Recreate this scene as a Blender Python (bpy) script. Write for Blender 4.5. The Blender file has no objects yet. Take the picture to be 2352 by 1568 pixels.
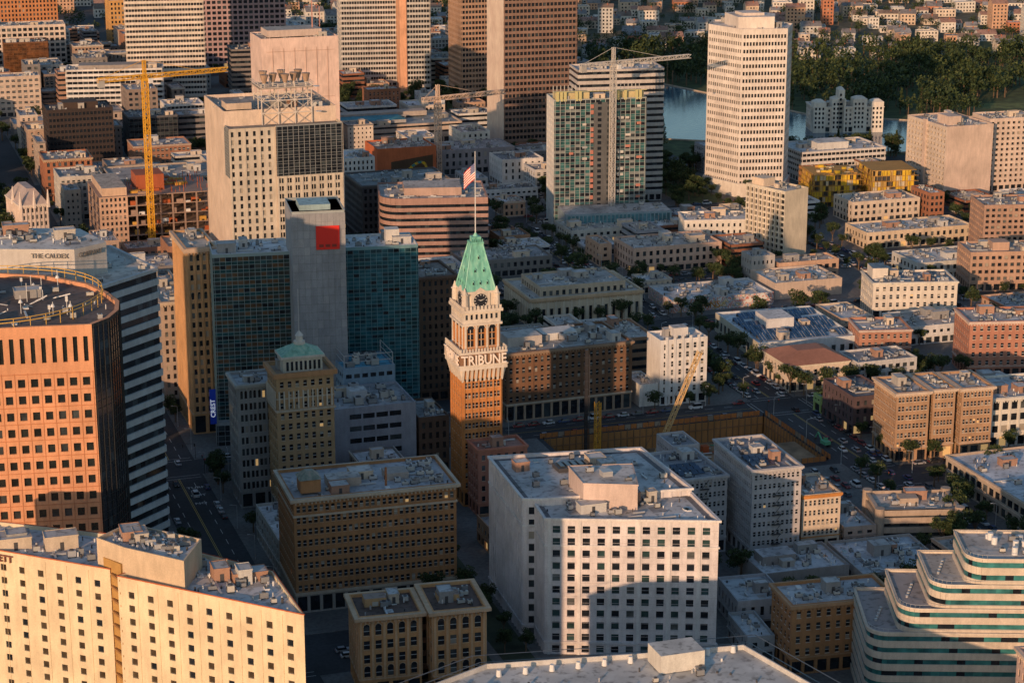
import bpy, math, random
from mathutils import Vector
R=random.Random(7)
rad=math.radians
SC=bpy.context.scene
COL=SC.collection
# ---------------------------------------------------------------- materials
MC={}
def _nodes(name):
    m=bpy.data.materials.new(name); m.use_nodes=True
    nt=m.node_tree; b=nt.nodes['Principled BSDF']
    return m,nt,b
def _noise(nt,scale,detail=3,sc3=None):
    g=nt.nodes.new('ShaderNodeNewGeometry'); mp=nt.nodes.new('ShaderNodeMapping')
    if sc3: mp.inputs['Scale'].default_value=sc3
    n=nt.nodes.new('ShaderNodeTexNoise'); n.inputs['Scale'].default_value=scale; n.inputs['Detail'].default_value=detail
    nt.links.new(g.outputs['Position'],mp.inputs['Vector']); nt.links.new(mp.outputs[0],n.inputs['Vector'])
    return n.outputs['Fac']
def _ramp(nt,fac,stops):
    r=nt.nodes.new('ShaderNodeValToRGB'); e=r.color_ramp.elements
    while len(e)<len(stops): e.new(0.5)
    for i,(p,c) in enumerate(stops):
        e[i].position=p; e[i].color=(c[0],c[1],c[2],1)
    nt.links.new(fac,r.inputs[0]); return r.outputs[0]
def _mul(nt,a,b,f=1.0):
    m=nt.nodes.new('ShaderNodeMix'); m.data_type='RGBA'; m.blend_type='MULTIPLY'; m.inputs[0].default_value=f
    nt.links.new(a,m.inputs[6]); nt.links.new(b,m.inputs[7]); return m.outputs[2]
def sc(c,k): return tuple(max(0,min(.84,x*k)) for x in c)
def sat(c,k):
    l=sum(c)/3; return tuple(max(.005,l+(x-l)*k) for x in c)
def getmat(k):
    if k in MC: return MC[k]
    kind,c=k[0],k[1]
    m,nt,b=_nodes('%s_%02d'%(kind,len(MC)))
    L=nt.links
    if kind=='wall':
        c=sc(sat(c,1.22),1.18)
        a=_ramp(nt,_noise(nt,.1,4),[(.3,sc(c,.83)),(.7,sc(c,1.08))])
        s=_ramp(nt,_noise(nt,.8,3,(1,1,.25)),[(.35,(.87,.865,.86)),(.6,(1,1,1))])
        f=_ramp(nt,_noise(nt,3.5,2),[(.3,(.84,.84,.84)),(.7,(1.0,1.0,1.0))])
        L.new(_mul(nt,_mul(nt,a,s),f),b.inputs['Base Color']); b.inputs['Roughness'].default_value=.85
    elif kind=='roof':
        c=sc(c,1.15)
        a=_ramp(nt,_noise(nt,.09,5),[(.3,sc(c,.6)),(.48,sc(c,.93)),(.7,sc(c,1.2))])
        s=_ramp(nt,_noise(nt,.55,6),[(.36,(.45,.44,.43)),(.47,(.95,.95,.95)),(.7,(1,1,1))])
        L.new(_mul(nt,a,s,.8),b.inputs['Base Color']); b.inputs['Roughness'].default_value=.8
    elif kind=='plain':
        b.inputs['Base Color'].default_value=(*c,1); b.inputs['Roughness'].default_value=.55
    elif kind=='metal':
        b.inputs['Base Color'].default_value=(*c,1); b.inputs['Roughness'].default_value=.45; b.inputs['Metallic'].default_value=.4
    elif kind=='glass':
        a=_ramp(nt,_noise(nt,.35,2),[(.3,sc(c,.6)),(.7,sc(c,1.5))])
        L.new(a,b.inputs['Base Color']); b.inputs['Roughness'].default_value=.1; b.inputs['Specular IOR Level'].default_value=.7
    elif kind=='lit':
        b.inputs['Base Color'].default_value=(*sc(c,.5),1); b.inputs['Emission Color'].default_value=(*c,1); b.inputs['Emission Strength'].default_value=.35
    elif kind=='copper':
        a=_ramp(nt,_noise(nt,.8,5,(1,1,.3)),[(.3,sc(c,.65)),(.5,c),(.72,sc((c[0]*1.5+.06,c[1]*1.15+.03,c[2]*1.15+.03),1))])
        L.new(a,b.inputs['Base Color']); b.inputs['Roughness'].default_value=.6
    elif kind=='asphalt':
        a=_ramp(nt,_noise(nt,.05,6),[(.3,sc(c,.7)),(.7,sc(c,1.35))])
        s=_ramp(nt,_noise(nt,.8,5),[(.35,(.72,.72,.72)),(.6,(1,1,1))])
        L.new(_mul(nt,a,s),b.inputs['Base Color']); b.inputs['Roughness'].default_value=.9
    elif kind=='soil':
        a=_ramp(nt,_noise(nt,.15,7),[(.3,sc(c,.5)),(.7,sc(c,1.5))])
        L.new(a,b.inputs['Base Color']); b.inputs['Roughness'].default_value=1
    elif kind=='leaf':
        a=_ramp(nt,_noise(nt,.5,3),[(.3,sc(c,.5)),(.7,sc(c,1.5))])
        L.new(a,b.inputs['Base Color']); b.inputs['Roughness'].default_value=.7; b.inputs['Specular IOR Level'].default_value=.2
    elif kind=='water':
        b.inputs['Base Color'].default_value=(*c,1); b.inputs['Roughness'].default_value=.12
        bp=nt.nodes.new('ShaderNodeBump'); bp.inputs['Strength'].default_value=.35; bp.inputs['Distance'].default_value=.3
        L.new(_noise(nt,.35,5),bp.inputs['Height']); L.new(bp.outputs[0],b.inputs['Normal'])
    elif kind=='graffiti':
        a=_ramp(nt,_noise(nt,.5,1.5),[(.36,(.65,.65,.62)),(.42,(.5,.12,.08)),(.5,(.62,.6,.57)),(.57,(.1,.2,.35)),(.62,(.6,.4,.1)),(.7,(.6,.6,.6))])
        L.new(a,b.inputs['Base Color']); b.inputs['Roughness'].default_value=.8
    MC[k]=m; return m
def W(*c): return ('wall',c)
def RF(*c): return ('roof',c)
def PL(*c): return ('plain',c)
def ME(*c): return ('metal',c)
def GL(*c): return ('glass',c)
G1=GL(.014,.018,.024); G2=GL(.04,.05,.056); G3=GL(.1,.11,.11); BL=PL(.33,.3,.25); LIT=('lit',(1,.62,.25))
GD=[G1]*11+[G2]*5+[G3]*2+[BL]
GN=[G1]*8+[G2]*2
GLT=[G1]*90+[G2]*32+[G3]*10+[BL]*9+[LIT]
ACM=ME(.5,.51,.52); ACD=PL(.06,.06,.065); WH=PL(.66,.67,.67)
# ---------------------------------------------------------------- mesh builder
def off(poly,d):
    n=len(poly); out=[]
    for i in range(n):
        p0,p1,p2=poly[i-1],poly[i],poly[(i+1)%n]
        a=(p1[0]-p0[0],p1[1]-p0[1]); b=(p2[0]-p1[0],p2[1]-p1[1])
        la=math.hypot(*a); lb=math.hypot(*b)
        na=(a[1]/la,-a[0]/la); nb=(b[1]/lb,-b[0]/lb)
        k=1+na[0]*nb[0]+na[1]*nb[1]
        k=max(k,.35)
        out.append((p1[0]+d*(na[0]+nb[0])/k,p1[1]+d*(na[1]+nb[1])/k))
    return out
def inside(p,poly):
    n=len(poly)
    for i in range(n):
        a=poly[i];b=poly[(i+1)%n]
        if (b[0]-a[0])*(p[1]-a[1])-(b[1]-a[1])*(p[0]-a[0])<0: return False
    return True
class M:
    def __init__(s,x=0,y=0,rot=0):
        s.x=x;s.y=y;s.c=math.cos(rad(rot));s.s=math.sin(rad(rot));s.v=[];s.f=[];s.mi=[];s.mk=[];s.md={}
    def k(s,m):
        if m not in s.md: s.md[m]=len(s.mk); s.mk.append(m)
        return s.md[m]
    def q(s,pts,m):
        i=len(s.v)
        for p in pts: s.v.append((s.x+p[0]*s.c-p[1]*s.s,s.y+p[0]*s.s+p[1]*s.c,p[2]))
        s.f.append(tuple(range(i,i+len(pts)))); s.mi.append(s.k(m))
    def box(s,x0,y0,z0,x1,y1,z1,m,top=None):
        s.prism([(x0,y0),(x1,y0),(x1,y1),(x0,y1)],z0,z1,m,top)
    def prism(s,poly,z0,z1,m,top=None,poly2=None):
        n=len(poly); p2=poly2 or poly
        for i in range(n):
            a,b=poly[i],poly[(i+1)%n]; c,d=p2[i],p2[(i+1)%n]
            s.q([(a[0],a[1],z0),(b[0],b[1],z0),(d[0],d[1],z1),(c[0],c[1],z1)],m)
        s.q([(p[0],p[1],z1) for p in p2],top or m)
        s.q([(p[0],p[1],z0) for p in reversed(poly)],m)
    def cyl(s,cx,cy,z0,z1,r0,r1,n,m,top=None):
        A=[(cx+r0*math.cos(6.28318*i/n),cy+r0*math.sin(6.28318*i/n)) for i in range(n)]
        B=[(cx+r1*math.cos(6.28318*i/n),cy+r1*math.sin(6.28318*i/n)) for i in range(n)]
        s.prism(A,z0,z1,m,top,B)
    def beam(s,p,q,w,m):
        p=Vector(p);q=Vector(q);d=(q-p)
        if d.length<1e-4: return
        d.normalize(); u=d.cross(Vector((0,0,1)))
        if u.length<.05: u=Vector((1,0,0))
        u.normalize(); v=d.cross(u); u*=w/2; v*=w/2
        A=[p+u+v,p-u+v,p-u-v,p+u-v]; B=[q+u+v,q-u+v,q-u-v,q+u-v]
        for i in range(4): s.q([A[i],A[(i+1)%4],B[(i+1)%4],B[i]],m)
        s.q(B,m); s.q(A[::-1],m)
    def ring(s,poly,z0,z1,o,m):
        P=off(poly,o); n=len(P)
        for i in range(n):
            j=(i+1)%n
            s.q([(*P[i],z0),(*P[j],z0),(*P[j],z1),(*P[i],z1)],m)
            s.q([(*P[i],z1),(*P[j],z1),(*poly[j],z1),(*poly[i],z1)],m)
            s.q([(*poly[i],z0),(*poly[j],z0),(*P[j],z0),(*P[i],z0)],m)
    def dentils(s,p0,p1,z0,z1,o,step,wd,m):
        L=math.dist(p0,p1); d=((p1[0]-p0[0])/L,(p1[1]-p0[1])/L); n=(d[1],-d[0])
        k=int(L/step); o=max(o,.02)
        for i in range(k+1):
            u=(i+.5)*L/(k+1)
            a=(p0[0]+d[0]*(u-wd/2),p0[1]+d[1]*(u-wd/2)); b=(p0[0]+d[0]*(u+wd/2),p0[1]+d[1]*(u+wd/2))
            e=.0 if o>.1 else .35
            s.prism([(a[0]+n[0]*o,a[1]+n[1]*o),(b[0]+n[0]*o,b[1]+n[1]*o),(b[0]-n[0]*e,b[1]-n[1]*e),(a[0]-n[0]*e,a[1]-n[1]*e)],z0,z1,m)
    def facade(s,p0,p1,z0,z1,st):
        L=math.dist(p0,p1)
        if L<.01: return
        d=((p1[0]-p0[0])/L,(p1[1]-p0[1])/L); n=(d[1],-d[0])
        def P(u,z,o=0): return (p0[0]+d[0]*u+n[0]*o,p0[1]+d[1]*u+n[1]*o,z)
        def rc(u0,u1,a,b,o,m): s.q([P(u0,a,o),P(u1,a,o),P(u1,b,o),P(u0,b,o)],m)
        w=st['w']; t=st.get('t','punch')
        if t=='plain' or (L<2.2 and t=='punch'): rc(0,L,z0,z1,0,w); return
        bw=st.get('bw',3.2);fh=st.get('fh',3.6);g=st.get('g',4.5);tm=st.get('tm',1.2);r=st.get('r',.25);gl=st.get('gl',GD)
        sm=st.get('sm',.5) if L>2.2 else 0
        z=z0
        if g>0:
            gw=st.get('gwall',w)
            rc(0,L,z0,z0+.5,0,gw); rc(0,L,z0+g-.9,z0+g,0,gw)
            nb=max(1,int(L/max(3.6,bw))); us=[]; 
            for i in range(nb):
                a=(i+.12)*L/nb;b=(i+.88)*L/nb; us.append((a,b))
            s._row(P,rc,us,L,z0+.5,z0+g-.9,.5,gw,[G1]*26+[G2]*8+[LIT] if st.get('shop',1) else gl,False)
            z=z0+g
            s_b=[P(0,z-.25,.2),P(L,z-.25,.2),P(L,z,.2),P(0,z,.2)]
            s.q(s_b,gw); s.q([P(0,z,.2),P(L,z,.2),P(L,z,0),P(0,z,0)],gw)
        nf=max(1,round((z1-tm-z)/fh)); fh=(z1-tm-z)/nf
        nb=max(1,round((L-2*sm)/bw)); bw=(L-2*sm)/nb
        if t=='punch':
            ww=st.get('ww',.5); pat=st.get('pat') or [((1-ww)/2,(1+ww)/2)]
            wh=st.get('wh',.58); sl=st.get('sl',(1-wh)*.5)
            us=[(sm+(i+a)*bw,sm+(i+b)*bw) for i in range(nb) for a,b in pat]
            sill=st.get('sill')
            arch=st.get('arch',())
            for f in range(nf):
                zf=z+f*fh; za=zf+fh*sl; zb=za+fh*wh
                rc(0,L,zf,za,0,w); rc(0,L,zb,zf+fh,0,w)
                s._row(P,rc,us,L,za,zb,r,w,gl,st.get('sash',False))
                if sill:
                    for a,b in us:
                        s.q([P(a-.1,za-.15,.12),P(b+.1,za-.15,.12),P(b+.1,za,.12),P(a-.1,za,.12)],sill)
                        s.q([P(a-.1,za,.12),P(b+.1,za,.12),P(b+.1,za,0),P(a-.1,za,0)],sill)
                if (nf-1-f) in arch:
                    for a,b in us:
                        cx=(a+b)/2; rr=(b-a)/2
                        pts=[P(cx+rr*math.cos(x),zb+rr*math.sin(x),.03) for x in [math.pi*j/8 for j in range(9)]]
                        s.q(pts,G1)
                        for j in range(8):
                            x0=math.pi*j/8;x1=math.pi*(j+1)/8
                            s.q([P(cx+rr*math.cos(x0),zb+rr*math.sin(x0),.1),P(cx+rr*1.22*math.cos(x0),zb+rr*1.22*math.sin(x0),.1),P(cx+rr*1.22*math.cos(x1),zb+rr*1.22*math.sin(x1),.1),P(cx+rr*math.cos(x1),zb+rr*math.sin(x1),.1)],sill or w)
            rc(0,L,z+nf*fh,z1,0,w)
            pil=st.get('pil',0)
            if pil:
                pm=st.get('pm',w); pw=st.get('pw',.5)
                for i in range(0,nb+1,pil):
                    u=sm+i*bw; u=min(max(u,pw/2),L-pw/2)
                    a,b=u-pw/2,u+pw/2
                    rc(a,b,z,z1-.3,.28,pm); s.q([P(a,z,0),P(a,z,.28),P(a,z1-.3,.28),P(a,z1-.3,0)],pm); s.q([P(b,z,.28),P(b,z,0),P(b,z1-.3,0),P(b,z1-.3,.28)],pm)
                    s.q([P(a,z1-.3,.28),P(b,z1-.3,.28),P(b,z1-.3,0),P(a,z1-.3,0)],pm)
        elif t=='band':
            wh=st.get('wh',.5); o=st.get('o',.35)
            for f in range(nf):
                zf=z+f*fh; za=zf+fh*(1-wh)
                rc(0,L,zf,za,o,w); s.q([P(0,za,o),P(L,za,o),P(L,za,0),P(0,za,0)],w); s.q([P(0,zf,0),P(L,zf,0),P(L,zf,o),P(0,zf,o)],w)
                s.q([P(0,zf,o),P(0,za,o),P(0,za,0),P(0,zf,0)],w); s.q([P(L,zf,0),P(L,za,0),P(L,za,o),P(L,zf,o)],w)
                for i in range(nb):
                    rc(0 if i==0 else sm+i*bw, L if i==nb-1 else sm+(i+1)*bw,za,zf+fh,0,R.choice(gl))
                if st.get('pw'):
                    pm=st.get('pm',w)
                    for i in range(nb+1):
                        u=min(max(sm+i*bw,.2),L-.2); h=st['pw']/2
                        rc(u-h,u+h,za,zf+fh,o*.8,pm)
                        s.q([P(u-h,za,0),P(u-h,za,o*.8),P(u-h,zf+fh,o*.8),P(u-h,zf+fh,0)],pm); s.q([P(u+h,za,o*.8),P(u+h,za,0),P(u+h,zf+fh,0),P(u+h,zf+fh,o*.8)],pm)
            rc(0,L,z+nf*fh,z1,o,w); s.q([P(0,z1,o),P(L,z1,o),P(L,z1,0),P(0,z1,0)],w)
        elif t=='curtain':
            sp=st['sp']; spl=sp if isinstance(sp,list) else [sp]; wh=st.get('wh',.55)
            for f in range(nf):
                zf=z+f*fh; za=zf+fh*(1-wh)
                for i in range(nb):
                    u0=0 if i==0 else sm+i*bw; u1=L if i==nb-1 else sm+(i+1)*bw
                    rc(u0,u1,zf,za,0,R.choice(spl)); rc(u0,u1,za,zf+fh,0,R.choice(gl))
                for zz in (zf,za):
                    rc(0,L,zz-.06,zz+.06,.09,w); s.q([P(0,zz+.06,.09),P(L,zz+.06,.09),P(L,zz+.06,0),P(0,zz+.06,0)],w)
            rc(0,L,z+nf*fh,z1,.1,w)
            for i in range(nb+1):
                u=min(max(sm+i*bw,.07),L-.07); h=st.get('mw',.14)/2; o=st.get('mo',.2)
                rc(u-h,u+h,z,z1,o,w)
                s.q([P(u-h,z,0),P(u-h,z,o),P(u-h,z1,o),P(u-h,z1,0)],w); s.q([P(u+h,z,o),P(u+h,z,0),P(u+h,z1,0),P(u+h,z1,o)],w)
    def _row(s,P,rc,us,L,za,zb,r,w,gl,sash):
        x=0
        for a,b in us:
            if a-x>.01: rc(x,a,za,zb,0,w)
            s.q([P(a,za,0),P(b,za,0),P(b,za,-r),P(a,za,-r)],w); s.q([P(a,zb,-r),P(b,zb,-r),P(b,zb,0),P(a,zb,0)],w)
            s.q([P(a,za,0),P(a,za,-r),P(a,zb,-r),P(a,zb,0)],w); s.q([P(b,za,-r),P(b,za,0),P(b,zb,0),P(b,zb,-r)],w)
            if sash:
                zm=(za+zb)/2+R.uniform(-.1,.1)
                rc(a,b,za,zm,-r,R.choice(gl)); rc(a,b,zm,zb,-r,R.choice(gl)); rc(a,b,zm-.07,zm+.07,-r+.05,WH)
            else: rc(a,b,za,zb,-r,R.choice(gl))
            x=b
        if L-x>.01: rc(x,L,za,zb,0,w)
    def roof(s,poly,z,rm,wm,par=.9,th=.35):
        I=off(poly,-th); n=len(poly)
        for i in range(n):
            j=(i+1)%n
            s.q([(*poly[i],z),(*poly[j],z),(*I[j],z),(*I[i],z)],wm)
            s.q([(*I[j],z),(*I[i],z),(*I[i],z-par),(*I[j],z-par)],wm)
        s.q([(p[0],p[1],z-par) for p in I],rm)
        return I
    def ac(s,x,y,z,a=None,b=None,h=None):
        a=a or R.uniform(1.0,2.4); b=b or R.uniform(.9,1.8); h=h or R.uniform(.9,1.7)
        c=R.choice([ACM,ME(.3,.31,.32),PL(.4,.4,.38),PL(.22,.23,.24),PL(.5,.48,.43)])
        for dx in (0,a-.15):
            s.box(x+dx,y,z-.02,x+dx+.15,y+b,z+.3,ACD)
        s.box(x,y,z+.3,x+a,y+b,z+h,c)
        s.cyl(x+a/2,y+b/2,z+h,z+h+.18,min(a,b)*.36,min(a,b)*.36,10,ACD)
        s.box(x-.02,y+.2,z+.5,x,y+b-.2,z+h-.2,ACD)
    def clutter(s,poly,z,k=1.0,pent=True):
        xs=[p[0] for p in poly];ys=[p[1] for p in poly]
        A=(max(xs)-min(xs))*(max(ys)-min(ys)); I=off(poly,-1.6)
        w,d=max(xs)-min(xs),max(ys)-min(ys)
        if w<5 or d<5: return
        def pt(I=I):
            for _ in range(30):
                p=(R.uniform(min(xs),max(xs)),R.uniform(min(ys),max(ys)))
                if inside(p,I): return p
            return (sum(xs)/len(xs),sum(ys)/len(ys))
        for j in range(int(min(5,A/150))):
            p=pt(off(poly,-3.5)); a=R.uniform(1.5,min(5,w*.2));b=R.uniform(1.5,min(5,d*.2)); zz=z+.004*(j+1)
            s.q([(p[0]-a/2,p[1]-b/2,zz),(p[0]+a/2,p[1]-b/2,zz),(p[0]+a/2,p[1]+b/2,zz),(p[0]-a/2,p[1]+b/2,zz)],R.choice([RF(.25,.25,.26),RF(.6,.6,.6),RF(.36,.34,.32)]))
        if pent and min(w,d)>10:
            for rep in range(1+(A>500)+(A>1000)):
                p=pt(off(poly,-3.8)); a=R.uniform(2.5,min(8,w*.28));b=R.uniform(2.5,min(6,d*.3));h=R.uniform(2.0,3.4)+rep*.11
                c=R.choice([W(.5,.5,.49),W(.42,.4,.37),W(.3,.3,.3),W(.34,.22,.17),W(.55,.48,.4)])
                s.box(p[0]-a/2,p[1]-b/2,z,p[0]+a/2,p[1]+b/2,z+h,c,RF(.42,.42,.42)); s.box(p[0]-.45,p[1]-b/2-.03,z,p[0]+.45,p[1]-b/2+.01,z+2,ACD)
                s.ring([(p[0]-a/2,p[1]-b/2),(p[0]+a/2,p[1]-b/2),(p[0]+a/2,p[1]+b/2),(p[0]-a/2,p[1]+b/2)],z+h-.2,z+h+.15,.12,c)
        for _ in range(int(min(14,A/60)*k)+1):
            p=pt(off(poly,-3)); 
            s.ac(p[0],p[1],z)
        for _ in range(int(min(22,A/35)*k)+2):
            p=pt(); r=R.uniform(.12,.3); s.cyl(p[0],p[1],z,z+R.uniform(.5,1.3),r,r,7,R.choice([ACM,WH,ACD]))
        for _ in range(int(min(7,A/170)*k)+1):
            p=pt(off(poly,-2.5)); l=R.uniform(2,min(8,.3*min(w,d)+2)); 
            if R.random()<.5: s.box(p[0]-l/2,p[1]-.25,z+.15,p[0]+l/2,p[1]+.25,z+.6,ACM)
            else: s.box(p[0]-.25,p[1]-l/2,z+.15,p[0]+.25,p[1]+l/2,z+.6,ACM)
        for _ in range(int(min(6,A/200)*k)):
            p=pt(off(poly,-2)); s.box(p[0]-.7,p[1]-1,z,p[0]+.7,p[1]+1,z+.35,WH,R.choice([G3,WH]))
    def done(s,name,smooth=False):
        me=bpy.data.meshes.new(name); me.from_pydata(s.v,[],s.f)
        for m in s.mk: me.materials.append(getmat(m))
        me.polygons.foreach_set('material_index',s.mi)
        if smooth: me.polygons.foreach_set('use_smooth',[True]*len(s.f))
        me.update(); o=bpy.data.objects.new(name,me); COL.objects.link(o); return o
FOOT=[]
def reg(pts,mg=1.5):
    FOOT.append((min(p[0] for p in pts)-mg,min(p[1] for p in pts)-mg,max(p[0] for p in pts)+mg,max(p[1] for p in pts)+mg))
def rect(w,d): return [(0,0),(w,0),(w,d),(0,d)]
def tw(m,p): return (m.x+p[0]*m.c-p[1]*m.s,m.y+p[0]*m.s+p[1]*m.c)
def vol(m,poly,z0,z1,st,rm,wm=None,cl=1,par=.9,left=None,styles=None,roof=True):
    """one volume of a building: a facade on every side, parapet, roof, rooftop plant"""
    wm=wm or st['w']; n=len(poly)
    for i in range(n):
        a,b=poly[i],poly[(i+1)%n]
        dx,dy=b[0]-a[0],b[1]-a[1]
        wx=dx*m.c-dy*m.s; wy=dx*m.s+dy*m.c
        L=math.hypot(dx,dy); ny=-wx/L
        s2=st
        if left and i==n-1: s2=left
        if styles and i in styles: s2=styles[i]
        if ny>.75: s2=dict(w=st['w'],t='plain')
        m.facade(a,b,z0,z1,s2)
    if roof:
        m.roof(poly,z1,rm,wm,par)
        if cl: m.clutter(poly,z1-par,cl)
def bld(name,x,y,w,d,h,rot,st,rm=RF(.42,.43,.44),cl=1,corn=None,left=None,fx=None,par=.9,poly=None,styles=None):
    m=M(x,y,rot); P=poly or rect(w,d)
    vol(m,P,0,h,st,rm,cl=cl,left=left,par=par,styles=styles)
    if corn:
        o,ch,cm=corn; m.ring(P,h-ch-.1,h-.12,o,cm); m.ring(P,h-ch-.5,h-ch-.12,o*.5,cm)
        if o>.5:
            m.dentils(P[0],P[1],h-ch-1.0,h-ch-.52,o*.7,1.2,.4,cm); m.dentils(P[-1],P[0],h-ch-1.0,h-ch-.52,o*.7,1.2,.4,cm)
        zb=st.get('g',4.5)
        m.ring(P,zb+.05,zb+.35,.25,cm)
    if fx: fx(m)
    reg([tw(m,p) for p in P])
    return m.done(name)
def text(body,name,size,loc,rot,mat,parent=None,ext=.12,align='LEFT',wf=1):
    c=bpy.data.curves.new(name,'FONT'); c.body=body; c.size=size; c.extrude=ext; c.align_x=align; c.resolution_u=2; c.offset=size*.012
    o=bpy.data.objects.new(name,c); o.location=loc; o.rotation_euler=rot; COL.objects.link(o)
    dg=bpy.context.evaluated_depsgraph_get(); me=bpy.data.meshes.new_from_object(o.evaluated_get(dg))
    me.materials.clear(); me.materials.append(getmat(mat))
    o2=bpy.data.objects.new(name,me); o2.location=loc; o2.rotation_euler=rot; o2.scale=(wf,1,1)
    bpy.data.objects.remove(o); COL.objects.link(o2)
    if parent: o2.parent=parent
    return o2

# ================================================================ LANDMARK CLOCK TOWER
def tribune():
    S=13.6; m=M(198,645,0)
    br=W(.48,.235,.11); wh=W(.66,.6,.53); cu=('copper',(.17,.5,.4))
    P=rect(S,S)
    st=dict(w=br,bw=2.5,fh=3.7,pat=[(.08,.44),(.56,.92)],wh=.55,g=6,gl=GD,sash=True,pil=1,pw=.45,tm=.6,sill=W(.5,.4,.3))
    vol(m,P,0,46,st,br,roof=False)
    Q=off(P,1.5)
    m.prism(P,45,46,br)
    m.prism(P,46,50.6,br,None,off(P,.5))
    for i in range(4):
        a,b=P[i],P[(i+1)%4]; L=S; d=((b[0]-a[0])/L,(b[1]-a[1])/L); n=(d[1],-d[0])
        for j in range(10):
            u=j*L/9.0; cx,cy=a[0]+d[0]*u,a[1]+d[1]*u
            w=.36
            m.q([(cx-d[0]*w+n[0]*.15,cy-d[1]*w+n[1]*.15,45),(cx+d[0]*w+n[0]*.15,cy+d[1]*w+n[1]*.15,45),(cx+d[0]*w+n[0]*1.4,cy+d[1]*w+n[1]*1.4,49.6),(cx-d[0]*w+n[0]*1.4,cy-d[1]*w+n[1]*1.4,49.6)],wh)
            for sg in (-1,1):
                m.q([(cx+sg*d[0]*w,cy+sg*d[1]*w,45),(cx+sg*d[0]*w+n[0]*.15,cy+sg*d[1]*w+n[1]*.15,45),(cx+sg*d[0]*w+n[0]*1.4,cy+sg*d[1]*w+n[1]*1.4,49.6),(cx+sg*d[0]*w,cy+sg*d[1]*w,49.6)],wh)
    m.prism(Q,49.5,51.2,wh); m.ring(Q,50.9,51.3,.25,wh)
    m.prism(off(P,1.0),51.2,55,W(.24,.15,.1)); m.prism(Q,55,55.8,wh)
    m.dentils(Q[0],Q[1],55.8,57,0,1.1,.5,wh); m.dentils(Q[3],Q[0],55.8,57,0,1.1,.5,wh); m.dentils(Q[1],Q[2],55.8,57,0,1.1,.5,wh)
    P2=off(P,-.5)
    st2=dict(w=br,bw=4.0,fh=8.5,ww=.62,wh=.68,sl=.14,g=0,tm=.1,gl=[G1],r=.9,arch=(0,),sill=wh,sm=.7,pil=1,pw=.7,pm=wh)
    vol(m,P2,55.8,65.2,st2,br,roof=False)
    for i in (0,3,1):
        a,b=P2[i],P2[(i+1)%4]; L=math.dist(a,b); d=((b[0]-a[0])/L,(b[1]-a[1])/L); n=(d[1],-d[0])
        for j in range(3):
            cx=.7+(j+.5)*(L-1.4)/3
            for zz in (59.4,61.6):
                m.beam((a[0]+d[0]*(cx-1.2)-n[0]*.5,a[1]+d[1]*(cx-1.2)-n[1]*.5,zz),(a[0]+d[0]*(cx+1.2)-n[0]*.5,a[1]+d[1]*(cx+1.2)-n[1]*.5,zz),.28,br)
            m.beam((a[0]+d[0]*cx-n[0]*.5,a[1]+d[1]*cx-n[1]*.5,57),(a[0]+d[0]*cx-n[0]*.5,a[1]+d[1]*cx-n[1]*.5,63),.2,wh)
    m.ring(P2,64.6,65.4,.7,wh); m.prism(P2,65.2,65.4,wh)
    P3=off(P,-.3)
    st3=dict(w=wh,bw=1.7,fh=4.2,ww=.5,wh=.42,g=0,tm=.3,gl=GN,r=.3)
    vol(m,P3,65.4,70,st3,wh,roof=False); m.prism(P3,69.9,70.1,wh); m.ring(P3,69.2,70.2,.7,wh)
    m.dentils(off(P3,.5)[0],off(P3,.5)[1],70.2,71.4,0,1.3,.7,wh); m.dentils(off(P3,.5)[3],off(P3,.5)[0],70.2,71.4,0,1.3,.7,wh)
    P4=off(P,-1.9); m.prism(P4,70,76,wh); m.ring(P4,75.3,76.1,.45,wh)
    for (cx,cy) in off(P,-1.3):
        m.cyl(cx,cy,70,75,1.1,1.0,8,wh); m.cyl(cx,cy,75,75.4,1.3,1.3,8,wh); m.cyl(cx,cy,75.4,77.6,.9,.15,8,wh)
    c=S/2
    for (dx,dy) in ((0,-1),(-1,0),(1,0)):
        tx,ty=-dy,dx
        o=c-1.9
        def CP(u,z,e): return (c+dx*(o+e)+tx*u,c+dy*(o+e)+ty*u,z)
        def disc(r,e,mm,z=72.9):
            pts=[CP(r*math.cos(t*6.28318/28),z+r*math.sin(t*6.28318/28),e) for t in range(28)]; m.q(pts,mm)
        m.q([CP(-3.2,70,.5),CP(3.2,70,.5),CP(3.2,75.2,.5),CP(0,77.4,.5),CP(-3.2,75.2,.5)],wh)
        for u0,u1,z0,z1 in ((-3.2,-3.2,70,75.2),(3.2,3.2,70,75.2),(-3.2,0,75.2,77.4),(0,3.2,77.4,75.2)):
            m.q([CP(u0,z0,.5),CP(u1,z1,.5),CP(u1,z1,-.5),CP(u0,z0,-.5)],wh)
        disc(2.7,.56,wh); disc(2.4,.6,PL(.012,.014,.022))
        for h in range(12):
            t=h*math.pi/6; r0,r1=1.75,2.2; w=.13
            ct,sn=math.cos(t),math.sin(t)
            m.q([CP(r0*ct-w*sn,72.9+r0*sn+w*ct,.64),CP(r0*ct+w*sn,72.9+r0*sn-w*ct,.64),CP(r1*ct+w*sn,72.9+r1*sn-w*ct,.64),CP(r1*ct-w*sn,72.9+r1*sn+w*ct,.64)],WH)
        for t,r in ((2.75,1.2),(.35,1.75)):
            ct,sn=math.cos(t),math.sin(t); w=.13
            m.q([CP(-w*sn,72.9+w*ct,.67),CP(w*sn,72.9-w*ct,.67),CP(r*ct,72.9+r*sn,.67)],WH)
    B0=off(P,-1.5);B1=off(P,-5.0)
    m.prism(B0,76,92,cu,None,B1)
    for i in range(4):
        m.beam((*B0[i],76),(*B1[i],92.1),.35,('copper',(.22,.55,.45)))
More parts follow.
